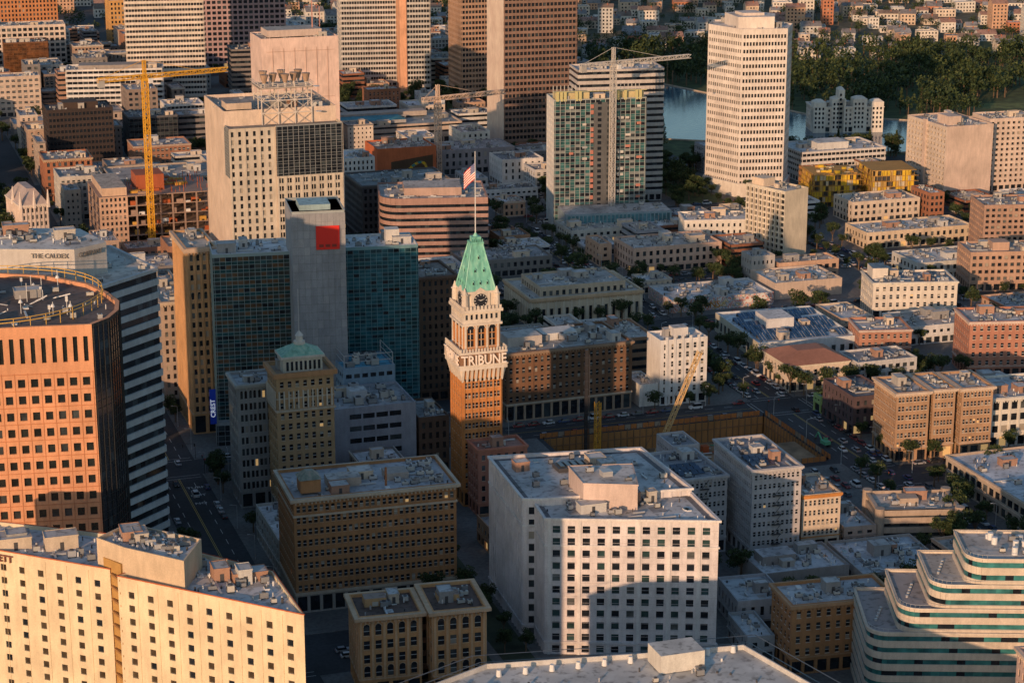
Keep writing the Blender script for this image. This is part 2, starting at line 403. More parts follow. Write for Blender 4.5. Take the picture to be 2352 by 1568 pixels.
    for (dx,dy) in ((0,-1),(-1,0),(1,0)):
        tx,ty=-dy,dx
        for zz,us in ((78.2,(-2.4,0,2.4)),(82.3,(-1.5,1.5)),(86.6,(0,))):
            o=c-1.5-(zz-76)/16*3.5
            for u in us:
                def DP(a,z,e): return (c+dx*(o+e)+tx*(u+a),c+dy*(o+e)+ty*(u+a),z)
                m.q([DP(-.4,zz,.3),DP(.4,zz,.3),DP(.4,zz+1,.3),DP(0,zz+1.6,.3),DP(-.4,zz+1,.3)],cu)
                m.q([DP(-.25,zz+.2,.33),DP(.25,zz+.2,.33),DP(.25,zz+1,.33),DP(-.25,zz+1,.33)],G1)
                for u0,u1,a,b in ((-.4,-.4,zz,zz+1),(.4,.4,zz,zz+1),(-.4,0,zz+1,zz+1.6),(0,.4,zz+1.6,zz+1)):
                    m.q([DP(u0,a,.3),DP(u1,b,.3),DP(u1,b,-1),DP(u0,a,-1)],cu)
    m.ring(B1,91.6,92.3,.4,cu); m.prism(off(B1,-.3),92.1,94,cu); m.dentils(off(B1,.3)[0],off(B1,.3)[1],92.3,93.3,0,.7,.2,cu)
    m.cyl(c,c,94,95.2,1.0,.3,8,cu); m.cyl(c,c,95,123,.2,.11,6,WH)
    reg([(198,645),(212,659)])
    o=m.done('clock_tower'); o.scale=(1,1,.972)
    sg=PL(.9,.8,.7)
    text('TRIBUNE','sign_front',4.9,(197.0,643.3,51.35),(rad(90),0,0),sg,o,.25,wf=.8)
    text('TRIBUNE','sign_side',4.9,(196.3,660.0,51.35),(rad(90),0,rad(-90)),sg,o,.25,wf=.8)
    f=M(198+c,645+c,-35); red=PL(.5,.03,.04); blue=PL(.03,.05,.2); whi=PL(.75,.73,.7)
    NX=12
    def fp(i,j):
        u=i/NX; v=j/13
        return (.15-u*4.2, math.sin(u*7+v*1.5)*.5*u, 116.0-v*5.4-u*3.6-.5*u*u)
    for j in range(13):
        for i in range(NX):
            mm=red if j%2==0 else whi
            if i<5 and j<7: mm=blue
            f.q([fp(i,j),fp(i+1,j),fp(i+1,j+1),fp(i,j+1)],mm)
    for a in range(5):
        for b in range(4):
            p=fp(a*.95+.6,b*1.6+.9)
            for sg in (-.03,.03):
                f.q([(p[0]-.1,p[1]+sg,p[2]),(p[0],p[1]+sg,p[2]-.12),(p[0]+.1,p[1]+sg,p[2]),(p[0],p[1]+sg,p[2]+.12)],whi)
    f.done('national_flag'); 
tribune()
bld('brick_annex_building',199.5,633,17,11.5,24,0,dict(w=W(.4,.19,.14),bw=2.8,fh=3.6,ww=.45,wh=.5,g=5,sill=W(.5,.4,.33)),RF(.32,.2,.16),corn=(.4,.6,W(.42,.2,.14)))

# ================================================================ FOREGROUND
def hotel():
    cr=W(.64,.55,.41); m=M()
    st=dict(w=cr,bw=5.2,fh=3.15,ww=.3,wh=.5,sl=.25,g=0,tm=2.4,gl=[GL(.06,.045,.03)]*6+[G1]*2,r=.35,sm=1)
    rf=RF(.46,.46,.47)
    pR=[(56,442),(90,408),(89,434),(74,452)]; pL=[(12,484),(55,446.5),(61,466),(24,492)]
    vol(m,pR,0,72,st,rf,cl=1.3); vol(m,pL,0,72,st,rf,cl=1)
    m.prism([(54,449),(57,443.5),(60,446),(60,456)],0,74,W(.4,.25,.11))
    vol(m,[(53,451),(58,443),(69,431),(75,443),(61,458)],70,78,dict(w=W(.52,.43,.33),t='plain'),RF(.5,.5,.5),cl=2.5)
    for z in range(5,72,3): m.beam((55.2,446.2,z),(56.6,441.6,z),.5,W(.3,.17,.08))
    m.ring(pR,71.9,72.15,.12,W(.4,.14,.08)); m.ring(pL,71.9,72.15,.12,W(.4,.14,.08))
    for (a,b) in ((pR[0],pR[1]),(pL[0],pL[1])):
        L=math.dist(a,b); n=int(L/5.2)
        for i in range(1,n):
            t=i/n; x=a[0]+(b[0]-a[0])*t-.03;y=a[1]+(b[1]-a[1])*t-.03; m.beam((x,y,1),(x,y,71),.07,W(.56,.46,.32))
    o=m.done('hotel_building'); reg(pR); reg(pL)
    ang=math.atan2(446.5-484,55-12)
    text('LYNETT','hotel_sign',2.3,(29.2,468.4,69.6),(rad(90),0,ang),PL(.2,.07,.05),o,.15)
hotel()
def orange():
    m=M(); sal=W(.56,.31,.2)
    P=[(-20,534),(63,521),(68,526),(71.5,533),(73,542),(71.5,552),(68,563),(58,576),(40,586),(-20,590)]
    st=dict(w=sal,bw=3.15,fh=4.35,ww=.56,wh=.5,g=0,tm=12.5,gl=[GL(.015,.02,.02)]*8+[G2],r=.5,sm=.4)
    dk=dict(w=PL(.03,.032,.035),t='curtain',sp=G1,bw=1.8,fh=4.2,gl=GN,g=0,tm=1,mw=.1)
    for i in range(len(P)):
        a,b=P[i],P[(i+1)%len(P)]
        if i==0:
            m.facade(a,b,0,96.5,dict(st,tm=1)); m.facade(a,b,96.5,108,dict(st,fh=10.4,bw=2.6,ww=.42,wh=.62,tm=1.0))
        elif i<8: m.facade(a,b,0,108,dk)
        else: m.facade(a,b,0,108,dict(w=sal,t='plain'))
    jm=W(.42,.2,.12)
    z=4.35
    while z<96:
        m.beam((P[0][0],P[0][1]-.05,z),(P[1][0],P[1][1]-.05,z),.16,jm); z+=4.35
    for i in range(27):
        t=i/26.0; x=P[0][0]+.4+(82.2)*t; y=P[0][1]-(x-P[0][0])*13/83; m.beam((x,y-.04,0),(x,y-.04,96),.12,jm)
    m.roof(P,108,RF(.13,.1,.09),sal,1.0,1.1)
    m.clutter(P,107,1.2)
    ym=PL(.62,.38,.08); n=44
    C=[(40+30*math.cos(6.28318*i/n),553+29*math.sin(6.28318*i/n)) for i in range(n)]
    for i in range(n):
        a,b=C[i],C[(i+1)%n]
        m.beam((*a,109.3),(*b,109.3),.22,ym); m.beam((*a,110.2),(*b,110.2),.18,ym); m.beam((*a,107),(*a,110.3),.16,ym)
    m.cyl(35,556,107,111.5,7,7,24,W(.3,.22,.18),RF(.2,.17,.15))
    for i in range(24):
        x=R.uniform(28,60);y=R.uniform(533,570); h=R.uniform(2,6); m.beam((x,y,107),(x,y,107+h),.14,WH)
        if i%3==1: 
            m.cyl(x,y,107+h*.6,107+h*.6+.7,.6,.3,10,WH)
        if i%3==2: m.box(x-.3,y-.3,107+h*.7,x+.3,y+.3,107+h,WH)
    for i in range(8):
        x=R.uniform(40,60);y=R.uniform(535,565)
        m.beam((x,y,107),(x+R.uniform(-5,5),y+R.uniform(-4,4),108.5),.25,WH)
    m.done('salmon_office_tower'); reg(P)
orange()
def strip():
    m=M(); wt=W(.5,.51,.52)
    P=[(40,602),(74.5,591),(93,607),(84,640),(45,652)]
    st=dict(w=wt,t='band',bw=2.2,fh=3.9,wh=.54,g=0,tm=1,gl=GN,o=.6)
    vol(m,P,0,100,st,RF(.5,.48,.44),cl=1)
    m.prism([(40,612),(69,601.5),(79,608),(74,628),(42,640)],99,108.5,W(.52,.5,.47),RF(.55,.53,.5))
    m.clutter([(42,613),(68,604),(77,609),(73,626),(43,638)],108.5,1.2)
    o=m.done('striped_office_tower'); reg(P)
    text('COMPANY','roof_sign_east',1.9,(70.2,601.7,106.0),(rad(90),0,math.atan2(6.5,10)),PL(.2,.18,.16),o,.1,wf=.95)
    text('THE CALDEX','roof_sign_south',1.9,(57.2,605.3,106.0),(rad(90),0,math.atan2(601.5-612,29)),PL(.2,.18,.16),o,.1,wf=.95)
strip()
BB=W(.36,.2,.11); STN=W(.5,.43,.35)
def fx_X(m):
    m.ring(rect(49,26),5.8,6.6,.35,STN); m.ring(rect(49,26),30.2,30.8,.3,STN)
    m.box(3,4,36,9,10,40,BB,RF(.1,.12,.1)); m.prism(off([(3,4),(9,4),(9,10),(3,10)],.4),40,42.2,('copper',(.2,.24,.2)),None,[(5,6),(7,6),(7,8),(5,8)])
    m.box(12,8,35.1,22,14,38,W(.45,.38,.33),RF(.45,.42,.4)); m.box(30,10,35.1,37,16,37.4,W(.35,.32,.3))
    for i in range(18):
        x=R.uniform(36,45);y=R.uniform(4,21); m.ac(x,y,35.3)
    m.cyl(29,6,35,41,.35,.35,8,W(.3,.14,.08))
bld('brick_office_building',124.5,574,49,26,36.2,-2,dict(w=BB,bw=3.5,fh=3.55,pat=[(.1,.4),(.6,.9)],wh=.55,g=6.2,gwall=W(.36,.33,.3),gl=GLT,sash=True,sill=W(.45,.33,.24),tm=1.8),RF(.38,.39,.42),corn=(1.1,.9,STN),fx=fx_X)
def fx_Y(m):
    m.box(3,8,22,9,12,25,W(.5,.34,.2),RF(.3,.22,.18))
OR=W(.56,.33,.18)
stY=dict(w=OR,bw=3.3,fh=4.6,ww=.52,wh=.62,g=5,arch=(0,3),sill=W(.65,.48,.34),pil=1,pw=.6,pm=W(.63,.44,.29),tm=2.4,gl=GD,sash=True)
bld('ornate_brick_building',128,513,17,16,23.5,-5,stY,RF(.12,.08,.065),corn=(1.3,.9,W(.6,.44,.31)),fx=fx_Y)
bld('ornate_brick_building',147.5,509,14.5,19,24.2,-5,stY,RF(.12,.08,.065),corn=(1.3,.9,W(.6,.44,.31)),fx=fx_Y)
bld('brick_link_building',144,518,5,12,21,-5,dict(w=W(.25,.14,.09),bw=2,fh=3.8,ww=.5),RF(.1,.07,.06),cl=0)
def whitegov():
    m=M(); wt=W(.64,.61,.61)
    stF=dict(w=wt,bw=4.3,fh=3.75,pat=[(.22,.72)],wh=.6,g=0,tm=1.6,gl=[G1]*8+[GL(.03,.06,.06)]*5+[G3],r=.45,pil=2,pw=.9,pm=W(.67,.65,.64),sm=1.2)
    stL=dict(w=wt,bw=2.6,fh=3.75,ww=.5,wh=.62,g=0,tm=2,gl=GD,r=.45,pil=1,pw=.6,pm=wt,sm=.8)
    rf=RF(.44,.45,.46)
    F=[(184.5,524),(229.5,507),(231,531),(187,546)]
    Bk=[(182.5,537),(187,535.5),(231,530),(230.5,568),(184.5,574.5)]
    vol(m,F,0,41,stF,rf,cl=.8,styles={3:stL})
    vol(m,Bk,0,42.5,stL,rf,cl=.8)
    pk=W(.52,.49,.49)
    a,b=F[0],F[1]
    for z in range(2,40,2): m.beam((a[0],a[1]-.03,z-.2),(b[0],b[1]-.03,z-.2),.07,pk)
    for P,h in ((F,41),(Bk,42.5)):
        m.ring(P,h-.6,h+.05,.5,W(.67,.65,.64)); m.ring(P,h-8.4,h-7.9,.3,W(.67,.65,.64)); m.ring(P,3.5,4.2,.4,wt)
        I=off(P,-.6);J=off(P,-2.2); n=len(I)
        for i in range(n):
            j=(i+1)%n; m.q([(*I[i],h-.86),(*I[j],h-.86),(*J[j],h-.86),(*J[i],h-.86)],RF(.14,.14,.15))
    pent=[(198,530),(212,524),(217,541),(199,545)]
    m.prism(pent,39,47.5,W(.55,.46,.42),RF(.5,.49,.48)); m.ring(pent,47.2,47.7,.2,W(.55,.46,.42))
    m.box(205,533,47.5,208,536,49,ACM); m.ac(210,528,47.5); m.ac(202,538,47.5)
    m.box(200,556,41.7,211,562,42.9,ACD,ACD)
    for i in range(5): m.box(201+i*2,557,42.9,202.2+i*2,561,43.3,G2)
    m.done('white_government_building'); reg(F); reg(Bk)
whitegov()
def bottom():
    m=M(); P=[(112,423),(139,435),(176,429),(200,426),(206,400),(200,330),(112,330)]
    vol(m,P,0,42,dict(w=W(.5,.5,.49),bw=3,fh=3.6,ww=.6),RF(.5,.51,.5),cl=2,par=1.2)
    for e in (3.5,7.5):
        J=off(P,-e);K=off(P,-e-.4); n=len(J)
        for i in range(n):
            j=(i+1)%n; m.q([(*J[i],40.83),(*J[j],40.83),(*K[j],40.83),(*K[i],40.83)],PL(.12,.12,.12))
    for i in range(14):
        t=i/13; x=115+t*82; y=(424+t*8 if t<.3 else 432-(t-.3)*7)
        m.cyl(x,y-2,41,42.6,.7,.5,9,WH)
    for i in range(60):
        x=R.uniform(116,196);y=R.uniform(395,424); r=R.uniform(.15,.35); m.cyl(x,y,40.8,40.8+R.uniform(.4,1.2),r,r,8,R.choice([WH,ACM,ACD]))
    for i in range(16): m.ac(R.uniform(120,192),R.uniform(398,422),40.8)
    m.box(176,419,41,187,427,45.5,W(.6,.59,.55),RF(.52,.52,.5))
    m.done('flat_roofed_building'); reg(P)
bottom()
def terraces():
    m=M(); cr=W(.56,.5,.43); tl=[GL(.04,.17,.17)]*3+[GL(.03,.12,.13)]*2+[G1]
    def rr(x,y,w,d,r=5):
        P=[]
        for k in range(7): 
            t=math.pi+math.pi/2*k/6; P.append((x+r+r*math.cos(t),y+r+r*math.sin(t)))
        P+= [(x+w,y),(x+w,y+d),(x,y+d)]
        return P
    for (x,y,z0,h,rf) in ((0,0,0,24,RF(.24,.23,.24)),(8,.7,23,30.5,RF(.24,.23,.24)),(16,1.4,29.5,37,RF(.4,.38,.36)),(25,2.1,36,44,RF(.44,.42,.4))):
        P=rr(x,y,75-x,30-y-x*.3)
        vol(m,P,z0,h,dict(w=cr,t='band',bw=2.2,fh=3.4,wh=.42,g=0,tm=1.0,gl=tl,o=.25),rf,cl=0,par=.6)
        I=off(P,-.36)
        m.ring(off(P,.25),h-.15,h+.12,.1,W(.6,.55,.49))
        for k in range(7):
            a=I[k];b=I[k+1]; m.beam((*a,h+.8),(*b,h+.8),.08,ACM); m.beam((*a,h),(*a,h+.8),.06,ACM)
        if h<44:
            for i in range(5):
                m.cyl(x+3+i*.6,y+9+i*2,h-.6,h,.4,.4,8,ACM)
        else:
            for i in range(26): 
                px=R.uniform(x+5,x+34);py=R.uniform(y+3,y+17); m.cyl(px,py,h-.6,h+R.uniform(.6,1.6),.8,.8,12,R.choice([WH,ACM]))
            for i in range(8): m.ac(R.uniform(x+6,x+30),R.uniform(y+4,y+16),h-.6)
    return m
m=terraces()
def moved(m,x,y,rot):
    c,s=math.cos(rad(rot)),math.sin(rad(rot)); m.v=[(x+a*c-b*s,y+a*s+b*c,z) for a,b,z in m.v]
moved(m,252,460,-20); m.done('terraced_office_building'); reg([(250,425),(330,480)])
bld('pink_stucco_building',273,414,22,12,31,-10,dict(w=W(.56,.43,.38),bw=2.6,fh=3.4,ww=.45,g=0),RF(.5,.42,.38),corn=(.8,.8,W(.6,.5,.42)))

# ================================================================ CENTRAL TOWERS
def fx_Z(m):
    P=rect(19,14)
    m.ring(P,49.6,51.2,1.1,W(.45,.26,.15)); m.ring(P,38,38.7,.5,STN); m.ring(P,42.3,42.7,.3,STN)
    for i in range(12):
        m.cyl((i+.5)*19/12,-.35,39,45,.28,.25,7,W(.6,.55,.47))
    for i in range(9): m.cyl(-.35,(i+.5)*14/9,39,45,.28,.25,7,W(.6,.55,.47))
    a=[(3,2.5),(16,2.5),(16,11.5),(3,11.5)]
    m.prism(a,50,55.5,W(.55,.52,.45)); m.ring(a,55,55.8,.7,W(.6,.56,.5))
    for i in range(8): m.box(4+i*1.5,2.42,51,4.8+i*1.5,2.49,54,G1)
    g=('copper',(.24,.46,.34))
    m.prism(off(a,.5),55.8,58.6,g,None,[(8,5.5),(11,5.5),(11,8.5),(8,8.5)])
    m.cyl(9.5,7,58.6,59.6,1.9,1.9,10,W(.6,.56,.5)); m.cyl(9.5,7,59.6,61.4,1.2,1.1,10,W(.6,.56,.5)); m.cyl(9.5,7,61.4,63,1.4,.2,10,W(.55,.53,.5)); m.cyl(9.5,7,62.8,77,.16,.08,6,ACM)
bld('beaux_arts_tower',136.5,650,19,14,51,0,dict(w=W(.42,.29,.18),bw=2.7,fh=3.7,ww=.46,wh=.56,g=6,gwall=W(.4,.38,.34),gl=GLT,sash=True,sill=W(.55,.47,.38),tm=2),RF(.3,.22,.16),fx=fx_Z,cl=.6)
stone=W(.35,.345,.34)
bld('ornate_stone_building',127,667,13,15,43.5,0,dict(w=stone,bw=3,fh=3.9,pat=[(.12,.42),(.58,.88)],wh=.6,g=6,arch=(0,),sill=W(.47,.46,.44),gl=GLT,tm=2,pil=1,pw=.5),RF(.35,.36,.37),corn=(.9,1.0,W(.44,.43,.4)))
def fx_AB(m):
    for i in range(16): m.ac(R.uniform(3,23),R.uniform(4,22),26.1,R.uniform(1.5,3.5),R.uniform(1.5,3),R.uniform(1.5,3))
    m.box(8,9,26,14,15,30,W(.5,.52,.55),RF(.5,.5,.5))
bld('grey_panel_building',163,681,29,26,27,0,dict(w=W(.3,.32,.37),bw=4.3,fh=4.1,pat=[(.06,.94)],wh=.42,g=4,sm=5,gl=GN),RF(.34,.35,.37),fx=fx_AB,cl=.5)
def fx_AB2(m):
    for i in range(14): m.ac(R.uniform(1.5,15),R.uniform(2,14),32.1,R.uniform(1.5,3),R.uniform(1.5,3),R.uniform(1.5,3.2))
    for x,y in ((.5,.5),(18.3,.5),(18.3,17.3),(.5,17.3)): m.beam((x,y,32),(x,y,37.5),.3,ACM)
    for z in (35,37.4):
        m.beam((.5,.5,z),(18.3,.5,z),.25,ACM); m.beam((.5,.5,z),(.5,17.3,z),.25,ACM); m.beam((18.3,.5,z),(18.3,17.3,z),.25,ACM)
bld('mechanical_annex_building',173,708,19,18,33,0,dict(w=W(.24,.32,.4),bw=3,fh=4,ww=.7,wh=.4),RF(.12,.38,.52),fx=fx_AB2,cl=0)
bld('dark_brick_building',193,681,11,22,21,0,dict(w=W(.1,.065,.05),bw=2.4,fh=3.5,ww=.45,gl=GLT),RF(.25,.26,.27))
bld('dark_brick_tower',217,762,15,25,50,0,dict(w=W(.12,.075,.055),bw=2.4,fh=3.4,ww=.42,wh=.55,gl=GN),RF(.25,.2,.17),corn=(.7,.8,W(.15,.1,.08)))
bld('stone_bank_tower',126,750,10.5,30,71,0,dict(w=W(.46,.3,.18),bw=2.6,fh=3.5,ww=.46,wh=.58,g=8,arch=(0,4),gl=GD,sill=W(.45,.35,.26),tm=2.2,pil=1,pw=.4),RF(.4,.38,.34),corn=(1.0,1.4,W(.48,.38,.3)))
bld('stone_office_building',121,783,11,50,43,0,dict(w=W(.34,.28,.24),bw=2.8,fh=3.5,ww=.45,gl=GD,g=5),RF(.34,.33,.31),corn=(.8,1,W(.42,.36,.3)))
bld('low_shop_building',126,604,9,34,12,0,dict(w=W(.45,.43,.4),bw=3.5,fh=3.6,ww=.5),RF(.55,.56,.58))
def slab():
    m=M(133,737,-7)
    mull=PL(.26,.35,.36)
    lf=dict(w=mull,t='curtain',sp=[GL(.02,.07,.08),GL(.03,.06,.06)],bw=2.1,fh=2.85,wh=.55,gl=[GL(.12,.07,.04)]*3+[GL(.05,.05,.045)]*3+[G2,G1],g=0,tm=1.2,mw=.12)  # brown panes: warm reflections painted into the glass colour
    rt=dict(w=PL(.16,.31,.35),t='curtain',sp=[GL(.015,.08,.1),GL(.02,.1,.13)],bw=2.1,fh=2.85,wh=.5,gl=[GL(.025,.1,.13)]*4+[GL(.015,.045,.06)]*4+[G1],g=0,tm=1.2,mw=.12)
    vol(m,[(0,0),(28,0),(28,22),(0,22)],0,71,lf,RF(.64,.65,.66),wm=W(.62,.64,.64),cl=.6)
    vol(m,[(46,1.5),(74.5,1.5),(74.5,22),(46,22)],0,71,rt,RF(.64,.65,.66),wm=W(.62,.64,.64),cl=.8)
    m.box(64,10,70,69,15,75,W(.6,.6,.58))
    gr=W(.29,.3,.32)
    m.prism([(27.5,-12),(46.5,-12),(46.5,12),(27.5,12)],0,87,gr)
    for i in range(1,29): m.beam((27.5,-12.02,i*3),(46.5,-12.02,i*3),.08,W(.2,.21,.22))
    for i in range(1,9): m.beam((27.5+i*2.11,-12.02,0),(27.5+i*2.11,-12.02,87),.08,W(.2,.21,.22))
    for i in range(28*9):
        a=i%9;b=i//9
        if R.random()<.4: m.q([(27.56+a*2.11,-12.01,b*3+.06),(27.5+a*2.11+2.05,-12.01,b*3+.06),(27.5+a*2.11+2.05,-12.01,b*3+2.94),(27.56+a*2.11,-12.01,b*3+2.94)],R.choice([W(.32,.325,.34),W(.265,.275,.295)]))
    m.roof([(27.4,-12.1),(46.6,-12.1),(46.6,12),(27.4,12)],88,RF(.2,.28,.3),W(.34,.38,.39),1.0); m.box(31,-6,87,42,6,89,W(.3,.4,.42),RF(.25,.4,.45))
    m.box(36,-12.5,74,44.3,-12.03,82.5,PL(.75,.025,.015))
    for i in range(3): m.box(37+i*2.3,-12.56,74.9,38.6+i*2.3,-12.51,75.9,PL(.25,.03,.02))
    vol(m,[(-1,-3),(27,-3),(27,0),(-1,0)],0,9,dict(w=W(.3,.32,.33),t='curtain',sp=G1,bw=2.5,fh=4,g=0),RF(.4,.4,.4),cl=0)
    m.done('glass_slab_tower'); reg([(133,715),(208,762)])
slab()
m=M(); m.box(129.4,733.2,9,131.6,733.8,22,PL(.01,.05,.5)); m.beam((130.5,733.5,12),(131.3,737.3,12),.2,ACM); m.beam((130.5,733.5,20),(131.3,737.3,20),.2,ACM)
o=m.done('blade_sign'); text('CREST','letters',2.4,(131.2,733.1,11.5),(rad(90),rad(-90),0),('lit',(.8,.9,1)),o,.05)
def tele():
    m=M(185,970,0); be=W(.5,.46,.4)
    lower=dict(w=be,bw=3.4,fh=3.8,pat=[(.12,.5)],wh=.62,g=5,tm=.4,gl=GD,pil=2,pw=.8,r=.4)
    dk=dict(w=PL(.25,.27,.28),t='curtain',sp=GL(.015,.02,.025),bw=2.6,fh=2.9,wh=.6,gl=GN,g=0,tm=.6,mw=.2)
    bl=dict(w=W(.6,.5,.42),t='plain')
    m.facade((0,0),(22,0),0,50,lower); m.facade((0,0),(22,0),50,73,dict(lower,g=0,fh=3.8,ww=.3))
    m.facade((22,-1),(54,-1),0,50,dict(lower,pat=[(.08,.34),(.42,.68)],bw=4,pil=1,gl=GN)); m.facade((22,-1),(54,-1),50,74,dk)
    m.facade((0,11),(0,0),0,50,bl); m.facade((0,11),(0,0),50,73,dk); m.facade((22,0),(22,-1),0,74,bl); m.facade((54,-1),(54,48),0,74,dict(lower,g=0))
    m.roof([(0,0),(54,-.9),(54,12),(0,12)],73.5,RF(.2,.19,.18),be,.8)
    vol(m,[(0,11),(54,11),(54,60),(0,60)],0,80,dict(w=W(.62,.52,.44),t='plain'),RF(.35,.3,.26),cl=1.4,par=1.5)
    for i in range(1,6): m.beam((-.02,11+i*8,0),(-.02,11+i*8,80),.15,W(.45,.38,.32))
    m.box(2,14,80,14,26,83,W(.5,.42,.35),RF(.3,.27,.25))
    wt=PL(.6,.55,.5)
    X=[18,26,34,42];Y=[10,18,28]; 
    for x in X:
        for y in Y: m.beam((x,y,72),(x,y,92),.45,wt)
    for z in (78,84,90):
        for y in Y: m.beam((18,y,z),(42,y,z),.4,wt)
        for x in X: m.beam((x,10,z),(x,28,z),.4,wt)
    for k in range(3):
        for z0,z1 in ((72,78),(78,84),(84,90)):
            m.beam((X[k],10,z0),(X[k+1],10,z1),.22,wt); m.beam((X[k+1],10,z0),(X[k],10,z1),.22,wt)
            m.beam((X[k],28,z0),(X[k+1],28,z1),.22,wt)
    m.box(17,9,89.6,43,29,90,W(.35,.3,.26))
    for z in (91,92): m.beam((17,9,z),(43,9,z),.18,wt); m.beam((17,9,z),(17,29,z),.18,wt); m.beam((43,9,z),(43,29,z),.18,wt)
    for x,y in ((20,12),(25,16),(30,12),(35,16),(40,12),(22,24),(31,25),(39,24)):
        m.cyl(x,y,90,92,.5,.7,8,wt); m.cyl(x,y,92,96,.9,2.1,12,W(.35,.26,.2)); 
    for x,y,z in ((44,8,90),(45,8,78),(17,8,86)):
        m.cyl(x,y,z,z+.3,1.4,1.6,14,WH); m.beam((x,y,z),(x,y+3,z),.2,wt)
    for i in range(10): 
        x=R.uniform(18,42);y=R.uniform(10,28);m.beam((x,y,90),(x,y,R.uniform(96,101)),.14,wt)
    m.done('telephone_exchange_building'); reg([(185,968),(239,1030)])
tele()
m=M(259,977,-13)
P=[]
for k in range(7):
    t=math.pi+math.pi/2*k/6; P.append((10+10*math.cos(t),10+10*math.sin(t)))
P+=[(52,0),(52,40),(0,40)]
vol(m,P,0,34,dict(w=W(.34,.23,.2),t='band',bw=2.2,fh=3.5,wh=.45,g=4,tm=3.2,gl=GN,o=.3),RF(.38,.37,.36),cl=1.6); m.box(12,10,33,40,28,37,W(.4,.3,.26),RF(.4,.38,.36))
m.done('banded_office_building'); reg([(259,965),(312,1015)])
bld('charcoal_office_building',262,1024,48,36,31,0,dict(w=W(.12,.11,.11),bw=2.6,fh=3.5,ww=.5,gl=GN),RF(.22,.24,.24),corn=(.5,.7,W(.18,.17,.16)))
def fx_U(m):
    P=rect(51,30); m.ring(P,6.6,7.2,.3,STN)
    for i in range(20): m.ac(R.uniform(8,45),R.uniform(6,24),26.3,R.uniform(1.5,3.5),R.uniform(1.5,3),R.uniform(1.3,2.6))
    m.box(4,10,26,18,20,30,W(.5,.47,.44),RF(.42,.4,.38)); m.box(20,14,26,34,23,29,W(.6,.6,.58))
bld('brown_brick_building',240.5,727,51,30,27.2,2,dict(w=W(.17,.1,.065),bw=2.55,fh=3.55,ww=.46,wh=.6,g=7,gwall=W(.34,.26,.2),gl=GD,sash=True,sill=W(.2,.14,.1),tm=1.6,pil=4,pw=.4),RF(.36,.35,.33),corn=(.8,.8,W(.27,.2,.15)),fx=fx_U,cl=.5)
bld('classical_civic_building',292,849,52,37,13.5,0,dict(w=W(.55,.48,.38),bw=3.6,fh=9,ww=.42,wh=.66,sl=.1,g=0,gl=GD,r=.7,tm=2.6,pil=1,pw=.9,pm=W(.6,.54,.45)),RF(.42,.4,.37),corn=(.8,1.2,W(.5,.38,.27)),cl=1.2,
    fx=lambda m:vol(m,[(6,5),(46,5),(46,31),(6,31)],12,17,dict(w=W(.5,.42,.33),bw=3,fh=3.6,ww=.5,g=0),RF(.4,.38,.36)))
def fx_W(m):
    for i in range(5): m.box(2+i*3.3,-.35,0,3+i*3.3,0,27.5,W(.72,.71,.69))
    m.box(7,4,26,13,9,29.5,W(.65,.64,.62),RF(.5,.5,.5))
bld('white_art_deco_building',303,728,19.5,14,26.3,0,dict(w=W(.7,.69,.67),bw=3.2,fh=3.5,ww=.4,wh=.62,g=4.5,gl=GD,sash=True),RF(.55,.55,.55),fx=fx_W,left=dict(w=W(.7,.68,.65),t='plain'))
bld('white_annex',295,729,7.6,18,9,0,dict(w=W(.62,.62,.6),t='plain'),RF(.5,.5,.5))

# ================================================================ BACK ROW TOWERS
bld('blank_panel_tower',259,1246,47,32,76,0,dict(w=W(.64,.51,.46),t='plain'),RF(.4,.36,.33),cl=2,fx=lambda m:[m.beam((i*6.7,-.1,6),(i*6.7,-.1,70),.35,W(.5,.38,.33)) for i in range(1,7)]+[m.beam((3,-.1,z),(44,-.1,z),.35,W(.5,.38,.33)) for z in (8,40,68)]+[m.box(5,5,76,38,24,80,W(.5,.42,.38),RF(.35,.33,.3)),m.beam((34,12,80),(34,12,96),.6,PL(.5,.25,.2)),m.beam((39,14,80),(39,14,92),.4,PL(.5,.25,.2))])
vb=dict(w=W(.46,.45,.44),t='band',bw=1.9,fh=3.6,wh=.56,g=6,tm=2,gl=GN,o=.5,pw=.35)
bld('tall_banded_tower',371,1502,40,34,125,-10,vb,fx=lambda m:m.box(40.1,-26,0,45,8,127,W(.6,.36,.25)))  # added orange slab: sunlit side face put into its colour
bld('tall_banded_tower',411,1470,17,24,125,-10,vb,left=dict(w=W(.62,.4,.3),t='plain'))  # left wall coloured orange to paint in the sunlight on it
ob=dict(w=W(.21,.145,.12),t='band',bw=2.4,fh=3.7,wh=.56,g=6,tm=3,gl=GN,o=.5,pw=.5)
bld('tall_brown_tower',409,1242,47,38,124,-2,ob,left=dict(w=W(.7,.56,.48),t='plain'))
bld('tall_brown_tower',436,1418,60,30,120,0,dict(ob,w=W(.36,.25,.19)))
